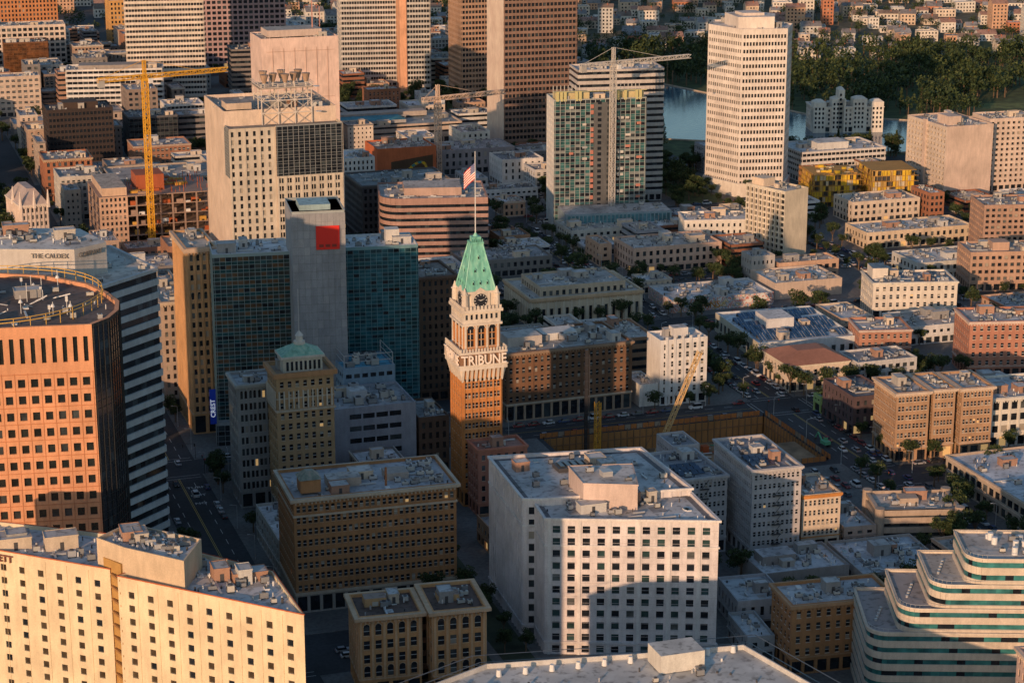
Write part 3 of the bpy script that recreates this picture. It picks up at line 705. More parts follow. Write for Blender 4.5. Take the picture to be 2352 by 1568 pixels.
def fx_K(m):
    dg=W(.1,.105,.11)
    m.box(21,-.5,6,32,-.0,66,dg); 
    for z in range(8,66,3): m.box(23,-.56,z,25,-.51,z+1.7,G1); m.box(28,-.56,z,30,-.51,z+1.7,G2)
    yl=PL(.5,.46,.22)
    for (x0,x1) in ((1,19),(33,48)):
        for i in range(int((x1-x0)/2)):
            m.box(x0+i*2,-.2,67,x0+i*2+1.5,.2,72,yl) if R.random()<.7 else None
        m.box(x0,2,67,x1,9,71,W(.5,.44,.28))
        for i in range(8): m.beam((x0+i*2,8,67),(x0+i*2,8,74),.3,W(.5,.5,.48))
    m.beam((0,-.3,72),(49,-.3,72),.3,yl)
    st=W(.42,.2,.16)
    for z in range(6,66,3):
        if R.random()<.7: m.box(19.2,-.62,z,20.8,-.02,z+2,st)
        if R.random()<.4: m.box(34,-.3,z,37,-.02,z+1.4,W(.5,.5,.48))
        for x in (8,15,38,44):
            if R.random()<.25: m.box(x,-.35,z,x+R.uniform(1.5,3),-.02,z+1.3,R.choice([W(.5,.48,.45),st,W(.3,.32,.33)]))
    m.prism([(2,-22),(58,-22),(58,-.6),(2,-.6)],0,12,W(.25,.32,.36),RF(.42,.42,.42))
    for i in range(26): m.box(3+i*2.1,-22.3,4,4.4+i*2.1,-22.01,11,GL(.08,.2,.24))
    for i in range(9): m.ac(R.uniform(35,54),R.uniform(-19,-5),12)
bld('glass_residential_tower',367,1031,49,20,68,-8,dict(w=PL(.32,.35,.34),t='curtain',sp=[GL(.04,.12,.12),GL(.05,.14,.14),GL(.03,.09,.1),W(.2,.22,.22)],bw=2.6,fh=3,wh=.6,gl=[GL(.035,.11,.11)]*3+[G1]*7+[G2]*2,g=0,tm=.6,mw=.3,mo=.3),RF(.4,.36,.3),left=dict(w=W(.72,.68,.64),bw=5,fh=3,ww=.25,wh=.5,g=0),fx=fx_K)
bld('grey_office_building',400,1085,48,22,74,-8,dict(w=W(.48,.45,.43),t='band',bw=2.5,fh=3.4,wh=.45,gl=GN),RF(.5,.5,.5))
m=M(); P=[(482,1098),(491,1072),(516,1067),(527.5,1085),(519,1112),(492,1114)]
wst=dict(w=W(.66,.61,.57),bw=1.75,fh=4.0,ww=.68,wh=.5,g=6,tm=2.2,gl=[G1]*6+[GL(.03,.025,.02)]*3+[G2],r=.6,sm=.5)
vol(m,P,0,94,wst,RF(.55,.52,.5),cl=.5); m.ring(P,0.2,8,1.2,W(.68,.63,.58))
m.prism([(492,1080),(512,1076),(518,1088),(512,1102),(494,1103)],93,99.5,W(.66,.6,.55),RF(.55,.5,.46))
m.prism([(497,1085),(509,1083),(509,1096),(497,1096)],99.5,101,W(.6,.54,.5))
m.done('white_residential_tower'); reg(P)
wb=dict(w=W(.62,.6,.58),t='band',bw=2.6,fh=3.6,wh=.5,g=4,gl=GN,o=.5,pw=.25)
bld('white_banded_office',542,1097,54,34,18,0,wb,RF(.5,.51,.52),fx=lambda m:m.box(14,8,17,34,22,21,W(.6,.6,.58),RF(.5,.5,.5)))
def yellow(name,x,y,w,d,h,rot):
    m=M(x,y,rot); yl=W(.58,.4,.09); wd=W(.38,.23,.09)
    for z in range(0,int(h),3):
        m.box(0,0,z+2.7,w,d,z+3,wd)
        n=int(w/1.7)
        for i in range(n):
            if R.random()<.62: m.box(i*1.7,0,z,i*1.7+1.5,.2,z+2.7,R.choice([yl,yl,W(.48,.33,.14),W(.5,.45,.35)]))
        for i in range(int(d/1.7)):
            if R.random()<.62: m.box(0,i*1.7,z,.2,i*1.7+1.5,z+2.7,R.choice([yl,yl,W(.48,.33,.14)]))
        m.box(2,2,z,w-2,d-2,z+2.7,ACD)
    for z in range(0,int(h)+1,3):
        m.beam((-1,-1,z),(w+1,-1,z),.22,wd); m.beam((-1,-1,z),(-1,d,z),.22,wd)
    for i in range(int(w/2.6)+1): m.beam((i*2.6,-1,0),(i*2.6,-1,h+1.2),.16,wd)
    for i in range(int(d/2.6)+1): m.beam((-1,i*2.6,0),(-1,i*2.6,h+1.2),.16,wd)
    for i in range(24):
        a=R.uniform(0,w-3);b=R.uniform(1,d-3); m.box(a,b,h-.5,a+R.uniform(1,3),b+R.uniform(.3,2),h+R.uniform(.3,1.8),R.choice([yl,wd,W(.5,.45,.35)]))
    reg([tw(m,p) for p in rect(w,d)]); m.done(name)
yellow('timber_frame_building_under_construction',519,1034,27,26,18,-10); yellow('timber_frame_building_under_construction',548,1022,25,26,19,-10)
hb=W(.55,.45,.39)
bld('balcony_hotel_building',597,1030,30,42,41,2,dict(w=hb,t='plain'),RF(.42,.36,.32),left=dict(w=W(.57,.5,.44),bw=3.4,fh=3,ww=.6,wh=.5,gl=GD,r=1.0,g=4),fx=lambda m:[m.box(6,8,40,14,20,45,hb),m.box(-1.2,20,0,0,23,42,hb)])
bld('balcony_hotel_building',630,1040,30,22,42,-4,dict(w=W(.57,.48,.42),bw=3.2,fh=3,ww=.55,wh=.5,r=.9,gl=GD),RF(.42,.36,.32))
def fx_P(m):
    for x,w,h in ((0,8,20),(12,9,22),(16,4,28),(26,9,22),(38,8,20)):
        m.box(x,-1,0,x+w,8,h,W(.68,.63,.57),RF(.5,.45,.4)); m.prism([(x,-1),(x+w,-1),(x+w,8),(x,8)],h,h+1.5,W(.68,.63,.57),None,[(x+w*.3,2),(x+w*.7,2),(x+w*.7,5),(x+w*.3,5)])
        for z in range(3,h-2,3):
            for k in range(int(w/2.5)): m.box(x+.8+k*2.4,-1.06,z,x+2+k*2.4,-1.01,z+1.6,G1)
bld('ornate_white_apartments',620,1240,46,22,17,-14,dict(w=W(.68,.62,.56),bw=2.8,fh=3.2,ww=.45,gl=GD),RF(.45,.42,.4),corn=(.6,.6,W(.68,.62,.56)),fx=fx_P)
def fx_Q(m):
    m.box(1,16,34,9,24,39,W(.62,.52,.42))
    for i in range(1,9): m.box(-.9,i*3-.22,3,-.02,i*3+.22,34.5,W(.64,.58,.51))
bld('slender_residential_slab',449,925,16,27,35.5,20,dict(w=W(.6,.54,.44),t='plain'),RF(.45,.43,.4),left=dict(w=W(.6,.56,.48),bw=3,fh=2.9,ww=.86,wh=.66,gl=[G1]*5+[G2],r=.8,g=0,sm=.2),fx=fx_Q)
bld('white_civic_building',412,962,36,20,16,-14,dict(w=W(.64,.62,.58),bw=3,fh=3.8,ww=.35,wh=.5,gl=GD),RF(.5,.5,.5),corn=(.4,.5,W(.66,.64,.62)))
bld('dark_brown_office',133,1254,38,26,39,0,dict(w=W(.035,.026,.025),bw=2.2,fh=3.5,ww=.7,wh=.5,gl=[G1],g=0),RF(.1,.07,.06),fx=lambda m:m.box(10,5,38,30,18,42,W(.05,.035,.03)))
bld('white_banded_building',218,1351,24,22,22,0,wb,RF(.5,.5,.52))
bld('white_banded_building',165,1427,63,24,36,-10,dict(wb,bw=3.4),RF(.36,.33,.3),fx=lambda m:m.box(8,4,35,52,18,38,W(.3,.27,.25)))
bld('tall_white_banded_tower',215,1492,54,34,100,-8,dict(w=W(.6,.54,.48),t='band',bw=2,fh=3.6,wh=.5,gl=GN,o=.4,pw=.3))
bld('pink_office_building',290,1640,70,34,62,-5,dict(w=W(.38,.28,.28),bw=4,fh=4,ww=.7,wh=.6,gl=GN),RF(.4,.3,.28))
bld('dark_banded_building',290,1500,42,26,34,-5,dict(w=W(.2,.18,.17),t='band',bw=3,fh=3.5,wh=.5,gl=GN),RF(.15,.14,.14))
bld('bronze_glass_building',142,1608,32,22,31,-3,dict(w=PL(.14,.06,.025),t='curtain',sp=GL(.12,.055,.025),bw=3,fh=3.4,gl=[GL(.14,.06,.025),GL(.08,.04,.02)],g=0),RF(.2,.13,.1))
bld('white_concrete_building',132,1650,60,24,38,-3,dict(w=W(.55,.48,.43),bw=4,fh=4,ww=.7),RF(.4,.35,.3))
bld('orange_brick_building',150,1850,60,26,42,0,dict(w=W(.45,.22,.12),bw=3,fh=3.5,ww=.5),RF(.35,.25,.2))
bld('orange_brick_building',240,1750,30,26,42,0,dict(w=W(.5,.3,.14),bw=3,fh=3.5,ww=.5),RF(.35,.25,.2))
bld('tan_office_block',26,1250,60,26,30,0,dict(w=W(.4,.33,.28),bw=3,fh=3.5,ww=.5,gl=GD),RF(.3,.28,.26))
bld('red_brick_building',122,1180,26,26,24,0,dict(w=W(.3,.14,.09),bw=3,fh=3.5,ww=.5,gl=GD),RF(.3,.28,.26),corn=(.6,.7,W(.4,.3,.22)))
bld('dark_glass_building',185,1290,30,26,26,0,dict(w=PL(.1,.1,.11),t='curtain',sp=G2,bw=2.6,fh=3.4,gl=GN,g=0),RF(.15,.15,.16))
bld('ornate_flatiron_building',97,1064,14,30,24,8,dict(w=W(.6,.52,.47),bw=2.2,fh=3.4,ww=.42,wh=.6,arch=(0,),gl=GD,pil=1,pw=.4,g=5),RF(.4,.33,.3),corn=(.6,.8,W(.62,.55,.5)),fx=lambda m:[m.prism([(0,0),(14,0),(14,30),(0,30)],24,31,W(.4,.34,.32),None,[(5,6),(9,6),(9,24),(5,24)])]+[m.cyl(x,y,22,31,1.1,.2,6,W(.62,.55,.5)) for x,y in ((0,0),(7,0),(14,0),(0,15))])
m=M(412,1525,0)
for z in range(12):
    r0=15-abs(z-3)*.7; r1=15-abs(z-2)*.7
    m.cyl(10,10,z*3.6,z*3.6+3.4,r0,r1,18,GL(.06,.2,.22)); m.cyl(10,10,z*3.6+3.4,z*3.6+3.6,r1+.1,r1+.1,18,PL(.3,.4,.42))
m.done('glass_pavilion'); reg([(400,1515),(432,1545)])
m=M(307,1163,0)
vol(m,rect(35,28),0,22,dict(w=W(.45,.15,.08),t='plain'),RF(.4,.3,.25),cl=1); 
m.q([(8,-.05,2),(33,-.05,2),(33,-.05,17),(8,-.05,14)],W(.08,.05,.03))
for i in range(46):
    t=i/46; x=22+7*math.cos(t*6);z=9+4*math.sin(t*9); m.q([(x-.7,-.1-i*.002,z-.5),(x+.8,-.1-i*.002,z-.7),(x+.6,-.1-i*.002,z+.6),(x-.8,-.1-i*.002,z+.5)],R.choice([W(.6,.4,.06),W(.05,.2,.2),W(.5,.3,.1)]))
m.done('mural_hall'); reg([(307,1163),(342,1191)])
bld('teal_roofed_podium',290,1285,105,40,13,0,dict(w=W(.45,.38,.33),t='band',bw=4,fh=4.5,wh=.35,gl=GN),RF(.25,.3,.32),fx=lambda m:[m.box(8,6,13,70,26,15,W(.35,.35,.35),RF(.03,.24,.32)),m.box(20,28,13,90,38,16,W(.4,.36,.33))])
bld('grey_shop_building',348,1182,48,28,15,0,dict(w=W(.3,.28,.29),bw=4,fh=4,ww=.4),RF(.36,.34,.34))
bld('white_office_building',274,1112,18,25,28,0,dict(w=W(.62,.62,.6),bw=2.6,fh=3.4,ww=.4,gl=GD),RF(.5,.5,.5))
def consite():
    m=M(133,1042,0); cc=W(.28,.21,.18); rd=W(.33,.1,.05)
    for z in range(0,30,5):
        m.box(0,0,z+4.5,58,42,z+5,cc)
        for x in range(0,59,6):
            for y in (0.3,14,28,41): m.box(x,y,z,x+.8,y+.8,z+4.5,cc)
    m.box(2,2,29,14,40,34,W(.5,.38,.3),RF(.4,.35,.3)); m.box(20,10,30,34,26,38,W(.3,.1,.06)); 
    for i in range(60):
        x=R.uniform(16,56);y=R.uniform(1,40); m.beam((x,y,30),(x,y,30+R.uniform(1,4)),.25,rd)
    for i in range(24):
        x=R.uniform(16,50);y=R.uniform(1,38); m.box(x,y,30,x+R.uniform(2,6),y+R.uniform(1,4),30+R.uniform(.4,1.5),R.choice([rd,cc,W(.5,.3,.1)]))
    for i in range(40):
        z=R.choice([5,10,15,20,25]); x=R.uniform(15,55); m.box(x,.4,z,x+R.uniform(1,4),2,z+R.uniform(.5,2.5),R.choice([rd,cc,W(.5,.3,.1),WH]))
    for k in range(5): m.facade((0,-.1),(14,-.1),k*6.0,k*6.0+6,dict(w=W(.46,.33,.26),bw=2,fh=3,ww=.5,g=0,tm=.1))
    m.done('concrete_frame_under_construction'); reg([(133,1042),(191,1084)])
consite()
bld('parking_structure',150,1110,80,40,24,0,dict(w=W(.36,.31,.27),t='band',bw=8,fh=3.2,wh=.5,gl=[ACD],o=.2,g=0),RF(.33,.3,.28))

# ================================================================ RIGHT-HAND LOW CITY
cr1=dict(w=W(.5,.38,.28),bw=2.8,fh=3.3,ww=.42,wh=.52,gl=GLT,sash=True,sill=W(.6,.55,.48),g=5)
BR2=W(.36,.2,.11)
bld('brown_corner_building',244,489,30,16,21,-5,dict(cr1,w=BR2,bw=2.9,arch=()),RF(.4,.41,.43),corn=(.8,.9,W(.42,.27,.17)),cl=1.6)
bld('grey_commercial_building',260,541,28,20,8,-2,dict(w=W(.3,.28,.27),t='plain'),RF(.47,.49,.52),cl=1.6,fx=lambda m:m.box(3,8,7,14,15,10,W(.3,.28,.27),RF(.4,.4,.42)))
bld('grey_commercial_building',290,535,28,28,6.5,-4,dict(w=W(.35,.33,.32),bw=4,fh=5,ww=.6,g=0),RF(.4,.43,.47),cl=1.6)
bld('low_stucco_building',242,520,15,19,10,-6,dict(w=W(.38,.38,.4),bw=3,fh=4,ww=.4,g=4),RF(.42,.45,.48))
bld('low_stucco_building',236,500,8,18,8,-6,dict(w=W(.32,.34,.36),bw=3,fh=4,ww=.4,g=4),RF(.42,.45,.48))
def fx_AI(m):
    cc=W(.37,.31,.26)
    for x,y in ((0,0),(26,0),(26,18),(0,18)): m.cyl(x,y,0,11.6,1.6,1.6,16,cc)
    m.box(-.6,-.6,9,26.6,0,11,cc); m.box(8,6,10,14,11,12.5,cc)
bld('brutalist_concrete_building',315,572,26,18,11,-15,dict(w=W(.38,.32,.27),t='band',bw=3,fh=3.4,wh=.42,gl=GN,o=.8,g=0),RF(.44,.4,.36),fx=fx_AI)
ga=dict(w=W(.45,.44,.45),bw=2.9,fh=3.2,pat=[(.1,.38),(.62,.9)],wh=.5,gl=GLT,sash=True,sill=W(.5,.5,.5),g=5)
def fx_J(m):
    for i in range(4):
        for j in range(3):
            x,y=2+i*2.2,5+j*3.2; z=m._h
            m.q([(x,y,z+.3),(x+2,y,z+.3),(x+2,y+2.6,z+1),(x,y+2.6,z+1)],GL(.02,.04,.08)); m.q([(x,y+2.6,z+1),(x+2,y+2.6,z+1),(x+2,y+2.6,z-.5),(x,y+2.6,z-.5)],ACD)
    w=m._w
    for f in range(6):
        z=6+f*3.2; m.box(w/2-1.5,-1.1,z,w/2+1.5,-.02,z+.1,ACD); m.beam((w/2-1.5,-1.1,z+1),(w/2+1.5,-1.1,z+1),.08,ACD); m.beam((w/2-1.3,-.9,z),(w/2+1.3,-.9,z+3.2),.12,ACD)
def mk(h,w):
    def f(m): m._h=h-.9; m._w=w; fx_J(m)
    return f
bld('grey_apartment_building',249,580,16,27,26,0,ga,RF(.24,.24,.26),corn=(.6,.7,W(.48,.47,.47)),fx=mk(26,16))
bld('grey_apartment_building',268,568,16.5,32,31,-2,ga,RF(.24,.24,.26),corn=(.6,.7,W(.48,.47,.47)),fx=mk(31,16.5))
bld('grey_apartment_building',258,608,9.5,14,27,0,ga,RF(.24,.24,.26))
bld('cream_apartment_building',287,571,13,19,19.5,-3,dict(ga,w=W(.6,.52,.43)),RF(.42,.38,.35),corn=(.5,.8,W(.5,.24,.1)))
bld('low_shop_building',302,571,11,22,7,-5,dict(w=W(.4,.32,.28),bw=3,fh=3,ww=.5,g=4),RF(.4,.42,.45))
for x,w,dy in ((357,12.5,0),(371.5,8.5,1),(382,12,0)):
    bld('bay_fronted_apartments',x,640+dy-(x-357)*.08,w,20,26,-5,dict(cr1,w=W(.37,.25,.17),bw=2.6,pat=[(.1,.42),(.56,.88)]),RF(.4,.39,.38),corn=(.9,.9,W(.52,.43,.35)),cl=1)
bld('apartment_light_court',368,646,24,14,24,-5,dict(cr1,w=W(.3,.22,.17)),RF(.35,.34,.33))
bld('arched_white_building',397,643,34,26,19,-3,dict(w=W(.62,.6,.55),bw=3.6,fh=4.4,ww=.66,wh=.6,arch=(0,),gl=GD,sill=W(.66,.64,.6),pil=1,pw=.5,g=5),RF(.42,.42,.43),corn=(.6,.8,W(.62,.6,.56)))
bld('dark_plum_building',357,672,16,25,15,0,dict(w=W(.09,.065,.07),bw=3,fh=3.6,ww=.4,gl=GLT),RF(.16,.15,.16))
bld('green_front_shop',357.2,699,12,6,7,0,dict(w=W(.3,.42,.2),bw=3,fh=3,ww=.6),RF(.3,.3,.3))
bld('snow_white_roofed_market',364,552,60,64,10,0,dict(w=W(.4,.33,.27),bw=4,fh=5,ww=.75,g=4.5),('roof',(.5,.53,.57)),left=dict(w=W(.42,.36,.3),bw=4,fh=5,ww=.8,wh=.6,g=4.5),cl=2.5,corn=(.4,.6,W(.5,.42,.35)))
bld('red_brick_apartments',434,722,36,22,24,-14,dict(cr1,w=W(.38,.2,.15)),RF(.42,.4,.39),corn=(.6,.7,W(.55,.45,.4)))
bld('red_brick_apartments',405,760,22,20,13,-14,dict(cr1,w=W(.36,.2,.15)),RF(.42,.4,.39),corn=(.5,.6,W(.5,.42,.38)))
bld('white_apartment_building',440,815,38,22,17,-14,dict(cr1,w=W(.64,.6,.54),bw=3),RF(.14,.2,.26),corn=(.5,.6,W(.64,.62,.56)),cl=1.5,fx=lambda m:[m.box(2,10,16,9,20,21,W(.64,.6,.54),RF(.12,.2,.27))])
def fx_AQ(m):
    for j in range(6):
        for i in range(9):
            if R.random()<.15: continue
            x,y=3+i*4.4,5+j*6.8
            m.q([(x,y,7.8),(x+4.2,y,7.8),(x+4.2,y+5.2,9.2),(x,y+5.2,9.2)],GL(.03,.07,.14)); m.q([(x,y+5.2,9.2),(x+4.2,y+5.2,9.2),(x+4.2,y+5.2,7.2),(x,y+5.2,7.2)],ACD)
            for k in (1.4,2.8): m.beam((x+k,y,7.83),(x+k,y+5.2,9.23),.06,WH)
    m.box(12,20,7,24,34,12.5,W(.6,.6,.6),RF(.55,.55,.55))
bld('solar_roofed_building',364,770,44,50,8.5,-3,dict(w=W(.55,.58,.6),bw=4,fh=6,ww=.5,wh=.4,g=0),RF(.5,.54,.58),left=dict(w=W(.5,.48,.4),bw=4.4,fh=7,ww=.6,wh=.55,gl=GD,g=0),cl=.6,fx=fx_AQ)
def fx_AR(m):
    m.prism(off(rect(26,24),.8),11,14.5,W(.3,.16,.12),None,[(7,8),(19,8),(19,16),(7,16)])
bld('tile_roofed_building',358,728,26,24,11,0,dict(cr1,w=W(.6,.52,.44),bw=3),RF(.4,.3,.25),cl=0,corn=(.5,.5,W(.62,.58,.5)),fx=fx_AR)
bld('tan_apartment_block',506,845,34,22,19,-14,dict(w=W(.4,.28,.22),bw=3,fh=3,ww=.6,wh=.5,r=.7,gl=GD),RF(.35,.3,.27),fx=lambda m:m.box(12,6,18,20,14,22,W(.42,.3,.24)))
bld('tan_apartment_block',548,905,30,24,26,-14,dict(w=W(.36,.25,.2),bw=3,fh=3,ww=.6,wh=.5,r=.7,gl=GD),RF(.35,.3,.27))
m=M(360,853,0)
vol(m,rect(50,28),0,6,dict(w=('graffiti',(0,)),t='plain'),RF(.46,.48,.5),wm=W(.5,.5,.5),cl=2); 
o=m.done('graffitied_warehouse'); reg([(360,853),(410,881)])
text('KERNS','graffiti_letters',4.2,(371,852.9,1.2),(rad(90),0,0),W(.45,.2,.05),o,.03)
bld('wide_low_warehouse',414,860,34,27,8,0,dict(w=W(.5,.42,.36),t='plain'),RF(.5,.5,.48),cl=1)
m=M(317,888,0); vol(m,rect(20,12),0,8,dict(w=W(.2,.08,.06),t='plain'),RF(.3,.3,.3)); m.q([(1,-.04,1),(12,-.04,1),(12,-.04,7),(1,-.04,7)],('graffiti',(1,))); m.done('painted_mural_building'); reg([(317,888),(337,900)])
for (x,y,w,d,h,c,r) in ((500,935,60,24,9,(.55,.46,.36),(.5,.48,.45)),(370,925,46,26,13,(.55,.4,.33),(.42,.38,.35)),(493,870,50,26,9,(.5,.5,.48),(.46,.46,.45)),(592,925,32,26,11,(.5,.38,.3),(.4,.36,.33)),(520,990,40,22,12,(.58,.5,.42),(.45,.42,.38)),(290,940,44,24,9,(.2,.19,.18),(.3,.31,.32)),(590,960,30,24,12,(.3,.15,.1),(.42,.38,.34)),(362,990,40,26,8,(.5,.5,.47),(.42,.4,.36)),(262,920,26,34,9,(.6,.6,.6),(.52,.53,.54)),(258,800,30,26,9,(.4,.37,.33),(.45,.45,.44)),(258,888,28,14,11,(.55,.5,.42),(.45,.43,.4))):
    bld('low_rise_building',x,y,w,d,h,0,dict(w=W(*c),bw=3.4,fh=3.2,ww=.48,g=4,gl=GD),RF(*r),cl=1.4)

# ================================================================ GROUND, ROADS, PIT, LAKE
g=M(); asp=('asphalt',(.045,.047,.053))
HX0,HX1,HY0,HY1=247,336,650,704
for (x0,y0,x1,y1) in ((-3000,-1500,HX0,9000),(HX1,-1500,5000,9000),(HX0,-1500,HX1,HY0),(HX0,HY1,HX1,9000)):
    g.q([(x0,y0,0),(x1,y0,0),(x1,y1,0),(x0,y1,0)],asp)
g.done('ground')
b=M(); cn=('asphalt',(.15,.145,.14))
BLK=[(-100,300,103,545),(-100,560,103,706),(121,300,339,530),(181,530,339,558),(121,558,339,645),(121,645,245,706),(357,300,620,618),(357,637,478,706),(490,637,620,706),
(-100,722,103,832),(121,722,222,832),(236,722,339,832),(357,722,478,832),(490,722,575,832),(588,722,760,832),
(-100,846,103,905),(121,846,222,905),(236,846,339,905),(357,846,478,905),(490,846,575,905),(588,846,760,905),
(-100,918,98,1045),(121,918,245,1045),(257,918,345,1045),(357,918,478,1045),(490,918,575,1045),(588,918,760,1060),
(-100,1062,98,1215),(121,1062,245,1215),(257,1062,455,1215),(470,1062,600,1160),(-100,1230,98,1400),(121,1230,245,1400),(257,1230,500,1400),(-100,1415,98,1600),(121,1415,245,1600),(257,1415,560,1600),(-100,1615,98,1800),(112,1615,560,1800)]
for (x0,y0,x1,y1) in BLK: b.box(x0,y0,.004,x1,y1,.13,cn)
b.done('pavement')
mk_=M(); wm=PL(.55,.55,.53); ym=PL(.5,.35,.06)
def line(x0,y0,x1,y1,m=wm,dash=None,z=.004):
    L=math.dist((x0,y0),(x1,y1)); n=int(L/dash) if dash else 1
    for i in range(n):
        a=i/n; e=a+(.45/n if dash else 1)
        ax,ay=x0+(x1-x0)*a,y0+(y1-y0)*a; bx,by=x0+(x1-x0)*e,y0+(y1-y0)*e
        ux,uy=(y1-y0)/L*.09,-(x1-x0)/L*.09
        mk_.q([(ax-ux,ay-uy,z),(ax+ux,ay+uy,z),(bx+ux,by+uy,z),(bx-ux,by-uy,z)],m)
def seg(lo,hi,cuts):
    out=[];a=lo
    for c0,c1 in cuts:
        if c0>a: out.append((a,c0))
        a=max(a,c1)
    if hi>a: out.append((a,hi))
    return out
CY=[(529,561),(615,640),(703,725),(829,849),(903,920)]
for a,b_ in seg(480,1045,CY[1:]):
    for X in (347.8,348.3): line(X,a,X,b_,ym)
    for X in (343.5,352.5): line(X,a,X,b_,wm,9)
for a,b_ in seg(561,1045,CY[2:]):
    for X in (111.8,112.3): line(X,a,X,b_,ym)
    for X in (107.5,116.5): line(X,a,X,b_,wm,9)
for Y in (714,839,911.5,1053): line(124,Y,336,Y,ym); line(360,Y,575,Y,ym)
line(124,709.5,334,709.5,wm,8); line(124,718.5,334,718.5,wm,8); line(361,627,470,627,ym)
for yc in (704.5,723.5,616.5,638.5,830.5,847.5):
    for dy in (-1.3,1.3): line(340,yc+dy,356,yc+dy)
for xc in (337,359):
    for dx in (-1.3,1.3): line(xc+dx*.6,708,xc+dx*.6,720); 
for yc in (704.5,723.5,560,532):
    for dy in (-1.3,1.3): line(104,yc+dy,120,yc+dy)
mk_.done('road_markings')
for t,y in (('NO',676),('LEFT',684),('TURN',692)):
    text(t,'road_lettering',2.6,(113,y,.008),(0,0,0),wm,None,.0,'LEFT')
p=M(); so=('soil',(.3,.19,.11)); D=-8
p.q([(HX0,HY0,D),(HX1,HY0,D),(HX1,HY1,D),(HX0,HY1,D)],so)
wood=W(.36,.19,.09)
for a,b_ in (((HX0,HY1),(HX1,HY1)),((HX1,HY1),(HX1,HY0)),((HX1,HY0),(HX0,HY0)),((HX0,HY0),(HX0,HY1))):
    p.q([(*a,D),(*b_,D),(*b_,0),(*a,0)],wood)
    L=math.dist(a,b_); n=int(L/2.5)
    for i in range(n+1):
        t=i/n; x=a[0]+(b_[0]-a[0])*t;y=a[1]+(b_[1]-a[1])*t
        cx,cy=(HX0+HX1)/2,(HY0+HY1)/2
        x+=.15*(1 if cx>x else -1);y+=.15*(1 if cy>y else -1)
        p.beam((x,y,D),(x,y,1.0),.3,W(.2,.13,.08))
    p.beam((*a,-3),(*b_,-3),.5,W(.25,.14,.08))
p.prism([(HX1-34,HY0+.5),(HX1-.5,HY0+.5),(HX1-.5,HY0+42),(HX1-20,HY0+42)],D,-1.2,so,None,[(HX1-12,HY0+.5),(HX1-.5,HY0+.5),(HX1-.5,HY0+26),(HX1-8,HY0+26)])
for i in range(60):
    x=R.uniform(HX0+5,HX1-8);y=R.uniform(HY0+5,HY1-6); r=R.uniform(1,4); p.cyl(x,y,D,D+R.uniform(.4,2),r,r*.3,9,so)
for i in range(80):
    x=R.uniform(HX0+4,HX1-16);y=R.uniform(HY0+4,HY1-4); p.beam((x,y,D+.2),(x+R.uniform(-5,5),y+R.uniform(-4,4),D+.5),.3,R.choice([W(.4,.12,.06),WH,W(.4,.28,.15),W(.1,.3,.2)]))
for i in range(10):
    x=R.uniform(HX0+4,HX1-16);y=R.uniform(HY0+4,HY1-4); p.box(x,y,D,x+R.uniform(2,6),y+2.4,D+2.4,R.choice([W(.1,.3,.3),W(.5,.5,.48),W(.4,.12,.06)]))
p.done('excavation_pit')
f=M(); 
for a,b_ in (((HX0-1,HY1+1),(HX1+1,HY1+1)),((HX1+1,HY1+1),(HX1+1,HY0-1)),((HX0-1,HY0-1),(HX1+1,HY0-1))):
    L=math.dist(a,b_); n=int(L/2.4); d=((b_[0]-a[0])/L,(b_[1]-a[1])/L)
    for i in range(n):
        x,y=a[0]+d[0]*i*2.4,a[1]+d[1]*i*2.4; q=(x+d[0]*2.3,y+d[1]*2.3)
        f.q([(x,y,.1),(*q,.1),(*q,2.0),(x,y,2.0)],W(.42,.18,.08) if R.random()<.8 else W(.3,.25,.2)); f.beam((x,y,0),(x,y,2.2),.14,ACD)
f.done('construction_fence')
gr=M(); gm=('soil',(.06,.085,.03))
gr.q([(505,1160,.02),(2600,1060,.02),(2600,1660,.02),(505,1600,.02)],gm); gr.q([(455,1062,.15),(481,1062,.15),(481,1215,.15),(455,1215,.15)],gm); gr.q([(320,1400,.15),(440,1400,.15),(440,1460,.15),(320,1460,.15)],gm)
LAWNS=[(840,1395,980,1425),(760,1290,850,1312),(980,1340,1100,1372),(700,1500,800,1520)]
for (x0,y0,x1,y1) in LAWNS: gr.q([(x0,y0,.05),(x1,y0-20,.05),(x1,y1-20,.05),(x0,y1,.05)],('soil',(.12,.15,.05)))
gr.q([(505,1600,.03),(1700,1600,.03),(1700,2600,.03),(450,2600,.03)],('soil',(.09,.09,.06)))
gr.done('park_grass')
w=M(); lk=[(515,1252),(560,1222),(640,1160),(700,1160),(860,1205),(800,1258),(700,1262),(648,1300),(622,1395),(600,1470),(560,1500),(530,1450),(515,1320)]
w.q([(x,y,.10) for x,y in lk],('water',(.06,.13,.18))); w.done('lake_water')
w=M()
for i in range(len(lk)):
    a,b_=lk[i],lk[(i+1)%len(lk)]; w.beam((*a,.2),(*b_,.2),1.2,W(.45,.38,.3))
w.done('lake_shore_wall')
gd=M(); gd.q([(163,521,.15),(181,521,.15),(183,604,.15),(163,604,.15)],('soil',(.05,.06,.035))); gd.q([(169,521,.17),(172,521,.17),(172,600,.17),(169,600,.17)],cn); gd.done('garden_bed')

